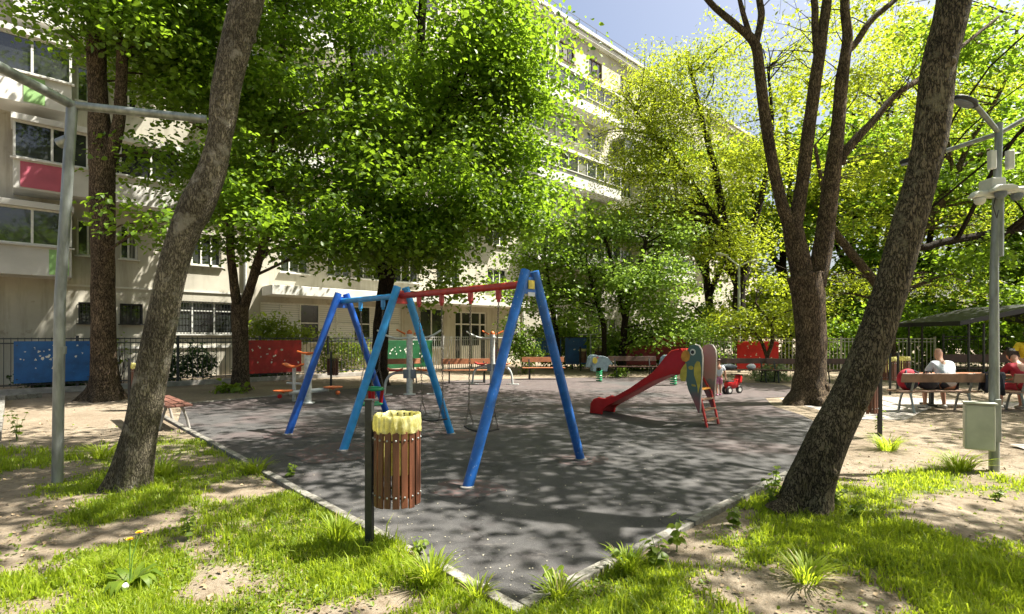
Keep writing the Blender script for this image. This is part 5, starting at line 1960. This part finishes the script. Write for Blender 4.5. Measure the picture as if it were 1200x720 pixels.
# 8 tall yellow-green airy tree
Y8 = 26.0
t8 = grounded(S(Y8, (868, 432, 20), (867, 400, 16), (866, 350, 15), (868, 322, 15)))
t8a = S(Y8, (866, 335, 12), (854, 305, 11), (848, 260, 10), (838, 200, 8), (820, 130, 6), (805, 60, 4))
t8b = S(Y8, (869, 335, 12), (876, 300, 11), (882, 268, 10), (896, 215, 7), (905, 150, 5), (900, 80, 3))
t8c = S(Y8, (850, 275, 6), (815, 220, 5), (780, 175, 4), (745, 130, 3))
tree("honey_locust", "tall airy yellow-green tree with a dark forked trunk behind the fence", [t8, t8a, t8b, t8c],
     [E(790, 150, 26, 88, 80, 3.4, 150), E(748, 200, 26, 46, 40, 2, 54), E(722, 258, 26, 48, 26, 2, 36), E(775, 130, 26, 46, 50, 2, 50), E(850, 170, 26, 60, 90, 3, 70), E(780, 235, 25.5, 90, 34, 2.6, 56), E(762, 105, 26, 34, 34, 1.6, 24), E(830, 80, 26, 55, 30, 2, 40), E(780, 85, 26, 36, 26, 1.6, 30), E(880, 280, 25, 40, 40, 2, 26), E(840, 300, 25, 50, 26, 1.6, 22), E(900, 90, 26.5, 40, 50, 2, 22), E(945, 70, 28, 46, 50, 2, 34)],
     LM['locust'], BK['dark'], GT, per=72, cs=.6, leaf=.17, shape=LEAFLET, flat=.45, twig=.22, bare=60, power=.5, gather=3.5)
# 9 trees behind the right fence
Y9 = 19.5
t9 = grounded(S(Y9, (1043, 440, 18), (1043, 400, 14), (1046, 360, 13), (1060, 315, 13), (1082, 270, 12), (1100, 238, 12), (1118, 210, 10), (1135, 170, 7), (1160, 130, 6), (1180, 88, 5), (1195, 20, 4)))
t9b = S(Y9, (1045, 370, 11), (1028, 335, 12), (1010, 312, 12), (992, 290, 11), (975, 265, 9), (965, 225, 6), (955, 170, 4))
t9c = S(Y9, (1118, 214, 6), (1115, 190, 5), (1108, 150, 4))
t9d = S(Y9, (1125, 200, 6), (1150, 180, 5), (1200, 160, 4))
tree("leafy_tree", "tree with crooked dark limbs showing behind the leaning dark trunk", [t9, t9b, t9c, t9d],
     [E(1010, 210, 20, 55, 80, 2, 34), E(1130, 110, 20, 70, 60, 2.4, 40), E(1150, 230, 20.5, 60, 50, 2, 26), E(1000, 330, 21, 50, 36, 1.6, 20), E(1060, 60, 20, 60, 60, 2, 28), E(1100, 330, 21, 40, 36, 1.4, 12), E(1000, 120, 21, 40, 50, 2, 20), E(1010, 45, 21.5, 46, 44, 2, 26)],
     LM['locust'], BK['brown'], GT, per=80, cs=.5, leaf=.15, shape=LEAFLET, bare=16)
t10 = grounded(S(17.5, (1320, 452, 30), (1318, 400, 24), (1310, 330, 22), (1290, 270, 18), (1250, 262, 15), (1200, 268, 14), (1150, 276, 12), (1105, 284, 11), (1080, 290, 9), (1050, 278, 5)))
t10b = S(17.5, (1312, 335, 18), (1320, 240, 15), (1330, 120, 10), (1330, 0, 6))
tree("leafy_tree", "tree with one long level limb reaching in from the right edge", [t10, t10b],
     [E(1180, 60, 17.5, 90, 80, 2.6, 46), E(1200, 330, 18.5, 60, 30, 1.4, 16), E(1190, 190, 18, 50, 70, 2, 26), E(1290, 100, 17.5, 100, 100, 3, 40), E(1150, 310, 19, 60, 24, 1.4, 14), (16.6, 12.6, 9.6, 3.0, 2.4, 1.6, 46), (17.2, 9.4, 9.4, 2.6, 2.0, 1.4, 22), (14.2, 9.4, 9.2, 1.8, 1.8, 1.2, 22)],
     LM['fresh'], BK['dark'], GT, per=75, cs=.5, leaf=.16, bare=8, twig=.1)
SPEC = [(1000, 30.0, 250, 100, 150, 'fresh', "tall light green tree behind the fence between two trunks"), (920, 33.0, 240, 90, 160, 'locust', "pale yellow-green tree far behind the thick forked trunk"),
        (1090, 29.0, 240, 95, 170, 'fresh', "full green tree behind the gazebo's left end"), (1190, 27.0, 250, 110, 170, 'linden', "dark green tree behind the gazebo roof at the right edge"),
        (1300, 24.0, 240, 120, 180, 'linden', "tall green tree beyond the right edge behind the gazebo"), (830, 40.0, 260, 80, 130, 'fresh', "distant green tree between the slide and the facade"),
        (1150, 38.0, 200, 130, 190, 'locust', "tall distant yellow-green tree above the gazebo"), (1040, 42.0, 190, 120, 180, 'locust', "tall distant tree in the gap beside the leaning trunk")]
for (x, Y, yc, rx, ry, lm, lb) in SPEC:
    st = grounded(S(Y, (x, 430, 14), (x + 4, 380, 11), (x - 3, 310, 9), (x + 5, 230, 7), (x, 130, 4)))
    st2 = S(Y, (x, 350, 8), (x + 26, 280, 6), (x + 40, 200, 3))
    st3 = S(Y, (x, 330, 8), (x - 30, 260, 6), (x - 44, 180, 3))
    nn = int(72 * (rx / 100) * (ry / 150) * (Y / 30) ** 1.2)
    tree("background_tree", lb, [st, st2, st3], [E(x, yc, Y, rx, ry, rx / F * Y, nn * 2), E(x, 370, Y - 1.5, rx * .9, 26, 2, nn // 2)], LM[lm], BK['dark'], "trees beyond the right-hand fence", per=78, cs=.75, leaf=.26, twig=.25, nring=8)
for (x_, y_, hh, lm, lb) in ((7.5, -7.5, 11, 'linden', "broad leafy tree behind the viewer, right of the path"), (-5.5, -9.0, 12, 'fresh', "tall leafy tree behind the viewer, to the left"), (14.5, -4.0, 10, 'linden', "leafy tree beyond the lawn, out of view to the right"), (20, -12, 13, 'fresh', "tall tree far behind the viewer")):
    st = [(x_, y_, -.1, .3), (x_ + .1, y_, 2.5, .22), (x_, y_ + .2, 6, .17), (x_ + .2, y_, hh - 1, .06)]
    tree("leafy_tree", lb, [st], [(x_, y_, hh * .62, 4.2, 4.2, hh * .36, 190)], LM[lm], BK['dark'], GT, per=46, cs=.7, leaf=.28, twig=.15, nring=10)
# small pale tree in front of the bright red board, and one over the far lamp
t = grounded(S(21.5, (898, 448, 7), (899, 420, 5), (905, 400, 5), (903, 380, 4), (885, 355, 3)))
tb_ = S(21.5, (899, 420, 4), (892, 400, 4), (880, 385, 3))
tree("small_tree", "slim pale-leaved tree in front of the bright red board", [t, tb_], [E(880, 365, 21.5, 40, 26, 1.3, 24), E(915, 350, 21.6, 32, 28, 1.2, 16), E(850, 380, 21.8, 26, 16, 1, 9), E(880, 330, 22, 40, 20, 1.2, 12)],
     LM['locust'], BK['brown'], GT, per=60, cs=.4, leaf=.13)
t = grounded(S(25, (655, 428, 7), (652, 390, 6), (645, 350, 5), (640, 310, 4)))
tree("small_tree", "thin tree with drooping sprays behind the right blue swing legs", [t], [E(640, 300, 25, 34, 40, 1.4, 34), E(648, 262, 25.4, 28, 18, 1.4, 14), E(655, 350, 24.6, 40, 26, 1.3, 20), E(625, 265, 25, 30, 34, 1.4, 14), E(650, 385, 24.8, 26, 12, 1, 6)],
     LM['linden'], BK['dark'], GT, per=70, cs=.45, leaf=.16)


# ------------------------------------------------------------------ shrubs, hedges and low plants
def shrub(name, label, regions, lm, per, cs, leaf, stems=6, group=None, cat="shrub", flat=.7, shape=LEAF, stem_r=.012):
    c = regions[0]
    base = Vector((c[0], c[1], 0))
    root = thing(name, label, cat, base, 0, group)
    cen = np.vstack([ell_points(g_[:3], g_[3:6], g_[6], .5) for g_ in regions])
    cen[:, 2] = np.maximum(cen[:, 2], .06)
    C, nr, sz, tone = clump_leaves(cen, per, cs, flat, leaf, .6)
    k = C[:, 2] > .01
    leaf_mesh("foliage", C[k], nr[k], sz[k], tone[k], lm, root, base, shape)
    mb = MB()
    for i in range(stems):
        q = Vector(cen[random.randrange(len(cen))])
        a = base + Vector((random.uniform(-.1, .1), random.uniform(-.1, .1), 0))
        mid = (a + q) / 2 + Vector((random.uniform(-.1, .1), random.uniform(-.1, .1), .1))
        mb.tube([a, mid, q], [stem_r, stem_r * .8, stem_r * .4], 5, False)
    mb.build("stem", BK['brown'], root, True, base)
    return root


GS = "shrubs and hedges round the fences"
shrub("bush", "rounded yellow-green bush beside the right blue swing legs", [E(615, 408, 22.5, 24, 28, .9, 34), E(600, 395, 22.6, 14, 26, .6, 12)], LM['bush'], 60, .22, .10, 8, GS)
shrub("flowering_shrub", "low pale flowering shrub under the bright red board", [E(905, 436, 18.8, 20, 14, .5, 24), E(890, 442, 18.8, 12, 8, .4, 8)], LM['white_flower'], 50, .16, .08, 6, GS)
shrub("low_plant", "bright leafy plant at the foot of the small tree left of the chute", [E(724, 437, 20.5, 9, 9, .35, 10)], LM['bush'], 40, .14, .11, 4, GS)
shrub("low_plant", "broad-leaved plant at the foot of the forked trunk", [E(268, 456, 14.9, 18, 4, .3, 8)], LM['weed'], 16, .14, .16, 3, GS)
for i, (x0, x1, yc, ry, off, lb) in enumerate(((195, 262, 428, 22, 1.5, "dark clipped hedge behind the left fence between two trunks"), (30, 105, 452, 12, 1.3, "low dark hedge under the blue board"),
                                               (385, 450, 425, 22, 1.3, "dark leafy shrub behind the fence between swing legs and bin"), (300, 352, 440, 8, 1.4, "low dark hedge under the dull red board"))):
    a, b2 = on_fence(x0, -off), on_fence(x1, -off)
    c_ = (a + b2) / 2
    n = max(3, int((b2 - a).length / .5))
    regs = []
    for j in range(n):
        q = a.lerp(b2, (j + .5) / n)
        h = ry / F * c_.y
        regs.append((q.x, q.y, h * (1.0 if ry > 15 else 1.2), .45, .42, h, 9))
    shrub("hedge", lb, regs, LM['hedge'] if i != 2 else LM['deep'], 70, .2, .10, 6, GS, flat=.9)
a = on_fence(335, -1.9)
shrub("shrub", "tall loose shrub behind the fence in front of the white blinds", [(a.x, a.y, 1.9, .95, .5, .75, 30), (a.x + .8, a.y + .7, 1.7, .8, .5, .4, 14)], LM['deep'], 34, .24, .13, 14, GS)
a = on_fence(148, -1.6)
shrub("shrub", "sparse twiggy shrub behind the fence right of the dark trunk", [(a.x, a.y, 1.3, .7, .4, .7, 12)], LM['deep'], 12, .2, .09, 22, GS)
for i, (x, Y, hh, rx_, lm, lb) in enumerate(((770, 25.5, 1.0, 2.6, 'fresh', "green shrub behind the maroon board and the slide"), (835, 26.0, 1.3, 2.4, 'bush', "bright shrub behind the fence right of the parrot"), (1010, 24.5, 1.5, 2.4, 'fresh', "shrub behind the fence between the two big trunks"),
                                       (1090, 23.5, 1.7, 2.4, 'linden', "shady shrub behind the gazebo posts"), (1180, 22.5, 1.9, 2.8, 'linden', "tall shady shrub behind the standing man"), (680, 27.5, 1.4, 2.2, 'bush', "low shrub behind the two bins at the back fence"), (735, 25.2, 1.3, 2.0, 'bush', "bright bushy shrub behind the dark bench and maroon board"), (800, 24.9, 1.2, 1.6, 'bush', "bright shrub between the maroon board and the parrot head"), (655, 27.0, 1.6, 2.0, 'fresh', "green shrub behind the small dark blue board"), (1260, 20.5, 1.9, 3.0, 'linden', "tall shrub beyond the right edge"), (950, 26, 1.5, 2.4, 'locust', "pale shrub behind the thick forked trunk"))):
    X = (x - 600) / F * Y
    shrub("shrub", lb, [(X, Y, hh, rx_, .8, hh, 46)], LM[lm], 62, .34, .15, 8, GS)


# ------------------------------------------------------------------ grass, weeds and litter on the ground
def blades(n, xr, yr, hmin, hmax, wd, maskpow, seed, far=False):
    rng = np.random.default_rng(seed)
    x = rng.uniform(*xr, n)
    # even density on screen: more blades near the camera
    u = rng.uniform(0, 1, n)
    y = 1 / (1 / yr[0] + u * (1 / yr[1] - 1 / yr[0]))
    k = (np.abs(x) < y * 1.06 + .4)
    x, y = x[k], y[k]
    # clumping
    return x, y


def gm_fast(x, y):
    ix = np.clip(np.searchsorted(gx, x) - 1, 0, len(gx) - 2)
    iy = np.clip(np.searchsorted(gy, y) - 1, 0, len(gy) - 2)
    fx = (x - gx[ix]) / (gx[ix + 1] - gx[ix])
    fy = (y - gy[iy]) / (gy[iy + 1] - gy[iy])
    def bil(A):
        return A[iy, ix] * (1 - fx) * (1 - fy) + A[iy, ix + 1] * fx * (1 - fy) + A[iy + 1, ix] * (1 - fx) * fy + A[iy + 1, ix + 1] * fx * fy
    return bil(GM), bil(ZZ)


rng = np.random.default_rng(5)
NT = 120000
u = rng.uniform(0, 1, NT)
y = 1 / (1 / 2.4 + u * (1 / 11.5 - 1 / 2.4))
x = rng.uniform(-1, 1, NT) * (y * 1.06 + .5)
g_, z_ = gm_fast(x, y)
d = edge_dist(x, y)
keep = (rng.uniform(0, 1, NT) < np.clip(g_ ** 1.6, 0, 1)) & ((d > .10) | (y > 8))
keep &= ~((x > 6.4) & (y > 4.9) & (y < 7.6) & (x > 6.7))
x, y, g_ = x[keep], y[keep], g_[keep]
# tufts: each seed grows several blades
tuft = np.clip(vnoise(x, y, 1.9, 21.0) + .25, 0, 1)
nb = 2 + rng.poisson(1.2 + 2.2 * tuft)
idx = np.repeat(np.arange(len(x)), nb)
sx = x[idx] + rng.normal(0, .018, len(idx))
sy = y[idx] + rng.normal(0, .018, len(idx))
_, sz_ = gm_fast(sx, sy)
hgt = (.016 + .032 * g_[idx] + .085 * tuft[idx] ** 2.2) * rng.uniform(.45, 1.5, len(idx))
hgt = np.where(rng.uniform(0, 1, len(idx)) < .025, hgt * 2.0, hgt)
ang = rng.uniform(0, 2 * np.pi, len(idx))
lean = rng.uniform(.1, .95, len(idx)) * hgt
la = rng.uniform(0, 2 * np.pi, len(idx))
wdt = np.clip(.0028 + .0012 * sy * .35, .0028, .008) * rng.uniform(.7, 1.5, len(idx))
bx_, by_ = np.cos(ang) * wdt, np.sin(ang) * wdt
dx, dy = np.cos(la) * lean, np.sin(la) * lean
n = len(idx)
Vv = np.zeros((n, 5, 3))
Vv[:, 0] = np.stack([sx - bx_, sy - by_, sz_ - .01], 1)
Vv[:, 1] = np.stack([sx + bx_, sy + by_, sz_ - .01], 1)
Vv[:, 2] = np.stack([sx + bx_ * .7 + dx * .35, sy + by_ * .7 + dy * .35, sz_ + hgt * .62], 1)
Vv[:, 3] = np.stack([sx - bx_ * .7 + dx * .35, sy - by_ * .7 + dy * .35, sz_ + hgt * .62], 1)
Vv[:, 4] = np.stack([sx + dx, sy + dy, sz_ + hgt * (1 - .35 * (lean / np.maximum(hgt, 1e-4)) ** 2)], 1)
b0 = (np.arange(n) * 5)[:, None]
loops = np.concatenate([b0 + np.array([[0, 1, 2, 3]]), b0 + np.array([[3, 2, 4]])], 1).reshape(-1)
sizes = np.tile([4, 3], n)
tone = np.clip(.42 + .5 * vnoise(x, y, .8, 40.0)[idx] + rng.normal(0, .22, n), 0, .89)
tone[rng.uniform(0, 1, n) < .06] = 1.0
go = np_mesh("grass", Vv.reshape(-1, 3), loops, sizes, LM['grass'], None, np.repeat(tone, 2))
go["kind"] = "stuff"
print("grass blades", n)


NC = 60000
u = rng.uniform(0, 1, NC)
y = 1 / (1 / 2.4 + u * (1 / 9.5 - 1 / 2.4))
x = rng.uniform(-1, 1, NC) * (y * 1.06 + .5)
g_, z_ = gm_fast(x, y)
pn = np.clip(vnoise(x, y, 1.5, 77.0) * 1.6 + .35, 0, 1)
k_ = (rng.uniform(0, 1, NC) < pn * np.clip(g_ * 1.3 + .10, 0, 1)) & (edge_dist(x, y) > .1) & ~((x > 6.4) & (y > 4.9) & (y < 7.6))
x, y, z_ = x[k_], y[k_], z_[k_]
C_ = np.stack([x, y, z_ + rng.uniform(.006, .03, len(x))], 1)
co = leaf_mesh("ground_cover", C_, rng.normal(size=(len(x), 3)) * .4 + np.array([0, 0, 1]), rng.uniform(.012, .03, len(x)) * (1 + .06 * y), rng.uniform(0, 1, len(x)), LM['weed'], None)
co["kind"] = "stuff"
print("ground cover", len(x))


def weed(name, label, px, py, h, nst, lm, leaf, spread, seed, Y=None, flower=0, rosette=0):
    rnd = random.Random(seed)
    g = G(px, py)
    g.z = float(gz(g.x, g.y)[0])
    root = thing(name, label, "plant", g, 0, "weeds growing in the lawn")
    C, Nn, Z = [], [], []
    mb = MB()
    for i in range(nst):
        a = rnd.uniform(0, 6.28)
        hh = h * rnd.uniform(.6, 1.1)
        ex, ey = math.cos(a) * spread * rnd.uniform(.3, 1), math.sin(a) * spread * rnd.uniform(.3, 1)
        pts = [(0, 0, 0), (ex * .3, ey * .3, hh * .55), (ex, ey, hh)]
        mb.tube(pts, [.004, .0035, .002], 5, False)
        for t in np.linspace(.3, 1, 4):
            p = Vector((ex * t * t, ey * t * t, hh * t))
            for s_ in ((0, 1) if rnd.random() < .5 else (0,)):
                b_ = rnd.uniform(0, 6.28)
                C.append(p + Vector((math.cos(b_), math.sin(b_), .1)) * leaf * .5)
                Nn.append((math.cos(b_) * .5, math.sin(b_) * .5, .9))
                Z.append(leaf * rnd.uniform(.7, 1.2) * (1.1 - .4 * t))
    mb.build("stem", M['stem'], root, True)
    C, Nn, Z = np.array(C), np.array(Nn), np.array(Z)
    leaf_mesh("foliage", C, Nn, Z, RNG.uniform(.2, .9, len(C)), lm, root)
    return root


W_ = [(733, 673, .16, 5, .075, .09, "dark leafy weed at the right kerb, nearest the near corner"), (770, 668, .26, 4, .09, .08, "tall weed with a leafy top by the right kerb"), (793, 650, .25, 3, .09, .06, "second tall weed standing up at the right kerb"),
      (903, 596, .28, 4, .08, .10, "leafy weed in the grass against the leaning dark trunk"), (908, 574, .22, 3, .08, .05, "weed sprouting on the far side of the right kerb"), (975, 598, .24, 5, .08, .14, "spreading weed right of the leaning dark trunk"), (1000, 612, .16, 5, .07, .14, "low weed in the grass right of the leaning dark trunk"),
      (487, 655, .14, 4, .06, .07, "small leafy weed by the left kerb near the bin"), (1030, 508, .34, 5, .08, .10, "weed round the black bin post"), (860, 620, .14, 4, .07, .06, "small weed in bare soil by the right kerb"), (1170, 590, .14, 4, .06, .08, "weed by the foot of the lamp post"),
      (20, 520, .40, 5, .09, .15, "tall weed at the left edge by the concrete edging"), (655, 690, .14, 4, .08, .07, "weed by the near corner of the kerb"), (220, 640, .18, 4, .06, .07, "seedy weed among the grass left of the kerb"), (340, 560, .15, 5, .06, .1, "weed in the grass by the left kerb")]
for i, (px, py, h, ns, lf, spd, lb) in enumerate(W_):
    weed("weed", lb, px, py, h, ns, LM['weed'], lf, spd, 100 + i)
# grass-like tussocks beside the near corner
def tussock(label, px, py, h, r, nbl, seed):
    rng = np.random.default_rng(seed)
    g = G(px, py); g.z = float(gz(g.x, g.y)[0])
    root = thing("grass_tussock", label, "plant", g, 0, "long-bladed tussocks in the lawn")
    a = rng.uniform(0, 6.283, nbl); rr = r * np.sqrt(rng.uniform(0, 1, nbl)) * .35
    x0, y0 = np.cos(a) * rr, np.sin(a) * rr
    hh = h * rng.uniform(.6, 1.2, nbl); out_ = r * rng.uniform(.3, 1.2, nbl)
    a2 = a + rng.normal(0, .4, nbl)
    ex, ey = x0 + np.cos(a2) * out_, y0 + np.sin(a2) * out_
    w_ = rng.uniform(.003, .0055, nbl)
    tx, ty = -np.sin(a2) * w_, np.cos(a2) * w_
    Vv = np.zeros((nbl, 7, 3))
    for k, (t, ww) in enumerate(((0, 1), (.5, 1.1), (.82, .8))):
        cx, cy = x0 + (ex - x0) * t ** 1.7, y0 + (ey - y0) * t ** 1.7
        cz = hh * (1.35 * t - .45 * t * t)
        Vv[:, 2 * k] = np.stack([cx - tx * ww, cy - ty * ww, cz], 1)
        Vv[:, 2 * k + 1] = np.stack([cx + tx * ww, cy + ty * ww, cz], 1)
    Vv[:, 6] = np.stack([ex, ey, hh * .86], 1)
    b0 = (np.arange(nbl) * 7)[:, None]
    lo = np.concatenate([b0 + np.array([[0, 1, 3, 2]]), b0 + np.array([[2, 3, 5, 4]]), b0 + np.array([[4, 5, 6]])], 1).reshape(-1)
    np_mesh("blades", Vv.reshape(-1, 3), lo, np.tile([4, 4, 3], nbl), LM['grass'] if seed % 2 else LM['weed'], root, np.repeat(np.where(rng.uniform(0, 1, nbl) < .08, 1.0, rng.uniform(.1, .8, nbl)), 3))
    return root


tussock("thick dark tussock at the kerb left of the near corner", 505, 690, .2, .17, 150, 1)
tussock("small tussock just left of the near corner", 560, 705, .13, .12, 80, 3)
tussock("tussock in the grass below the bin", 395, 640, .2, .18, 130, 5)
tussock("tussock right of the near corner", 655, 705, .16, .14, 90, 7)
tussock("tussock at the right kerb", 735, 675, .17, .15, 110, 9)
tussock("tussock in the middle of the right lawn", 945, 690, .15, .2, 120, 11)
tussock("tussock behind the leaning dark trunk", 1040, 530, .22, .3, 150, 13)
tussock("tussock in the bare soil near the cabinet", 1125, 553, .2, .32, 170, 15)
tussock("tussock round the foot of the grey leaning trunk", 190, 560, .22, .3, 170, 17)
tussock("tussock left of the grey leaning trunk", 120, 540, .2, .26, 130, 19)
tussock("tussock by the left kerb", 300, 555, .18, .24, 130, 21)
# dandelion with two flowers and one seed head
g = G(152, 695); g.z = float(gz(g.x, g.y)[0])
dn = thing("dandelion", "dandelion with two yellow flowers and a white seed head", "plant", g)
mb = MB()
tips = [(-.005, .01, .30), (.04, .03, .335), (.045, -.10, .06)]
for tpt in tips:
    mb.tube([(0, 0, 0), (tpt[0] * .3, tpt[1] * .3, tpt[2] * .6), tpt], .004, 6, False)
mb.build("stem", M['stem'], dn, True)
for tpt in tips[:2]:
    mb = MB()
    for ring, (rr, zz, nn) in enumerate(((.024, .0, 16), (.017, .006, 13), (.009, .010, 8))):
        for j_ in range(nn):
            a = 6.283 * j_ / nn + ring
            dv = Vector((math.cos(a), math.sin(a), .25)); sd = Vector((-math.sin(a), math.cos(a), 0))
            o_ = Vector(tpt) + Vector((0, 0, zz))
            mb.bm.faces.new([mb.bm.verts.new(o_ + q) for q in (sd * -.002, dv * rr * .8 - sd * .003, dv * rr, dv * rr * .8 + sd * .003, sd * .002)])
    mb.build("flower", M['dandelion'], dn)
mb = MB(); mb.ball(tips[2], .02, (1, 1, 1), 14); mb.build("seed_head", M['plastic_white'], dn, True)
nl_ = 26
a = np.linspace(0, 6.283 * 3, nl_) + RNG.normal(0, .3, nl_)
Lh = RNG.uniform(.09, .2, nl_)
Vv, lo, szs = [], [], []
for i in range(nl_):
    dv = np.array([math.cos(a[i]), math.sin(a[i])]); sd = np.array([-dv[1], dv[0]])
    b_ = len(Vv)
    for t, ww, zz in ((0.05, .008, .01), (.35, .018, .07), (.7, .022, .09), (.9, .012, .06)):
        for s_ in (-1, 1):
            p2 = dv * Lh[i] * t + sd * s_ * ww
            Vv.append((p2[0], p2[1], zz * Lh[i] * 6))
    Vv.append((dv[0] * Lh[i], dv[1] * Lh[i], .03))
    for k_ in range(3):
        lo += [b_ + 2 * k_, b_ + 2 * k_ + 1, b_ + 2 * k_ + 3, b_ + 2 * k_ + 2]; szs.append(4)
    lo += [b_ + 6, b_ + 7, b_ + 8]; szs.append(3)
np_mesh("rosette_leaf", np.array(Vv), lo, np.array(szs), LM['weed'], dn, RNG.uniform(.1, .6, len(szs)))

# fallen petals and leaf scraps on the rubber surface and soil
rng = np.random.default_rng(77)
n = 3600
u = rng.uniform(0, 1, n)
y = 1 / (1 / 3.0 + u * (1 / 13.0 - 1 / 3.0))
x = rng.uniform(-1, 1, n) * y * .95
pd = vnoise(x, y, .7, 60.0)
k = (rng.uniform(0, 1, n) < .35 + .9 * pd) & (edge_dist(x, y) < -.02) & (x < 4.6 + .0 * y)
x, y = x[k], y[k]
C_ = np.stack([x, y, np.full(len(x), .021)], 1)
nr = rng.normal(size=(len(x), 3)) * .25 + np.array([0, 0, 1])
m_pet = mat("fallen_petals", (.48, .44, .31), .8, .3, 9, 0)
po = leaf_mesh("fallen_petals", C_, nr, rng.uniform(.006, .015, len(x)), rng.uniform(0, 1, len(x)), m_pet, None)
po["kind"] = "stuff"
n = 3000
u = rng.uniform(0, 1, n)
y = 1 / (1 / 2.8 + u * (1 / 12.0 - 1 / 2.8))
x = rng.uniform(-1, 1, n) * y * 1.05
k = edge_dist(x, y) > .1
x, y = x[k], y[k]
_, zz = gm_fast(x, y)
C_ = np.stack([x, y, zz + .012], 1)
nr = rng.normal(size=(len(x), 3)) * .35 + np.array([0, 0, 1])
m_dead = mat("dry_leaf_scraps", (.26, .19, .11), .85, .5, 3, 0)
po = leaf_mesh("leaf_litter", C_, nr, rng.uniform(.012, .04, len(x)), rng.uniform(0, 1, len(x)), m_dead, None)
po["kind"] = "stuff"
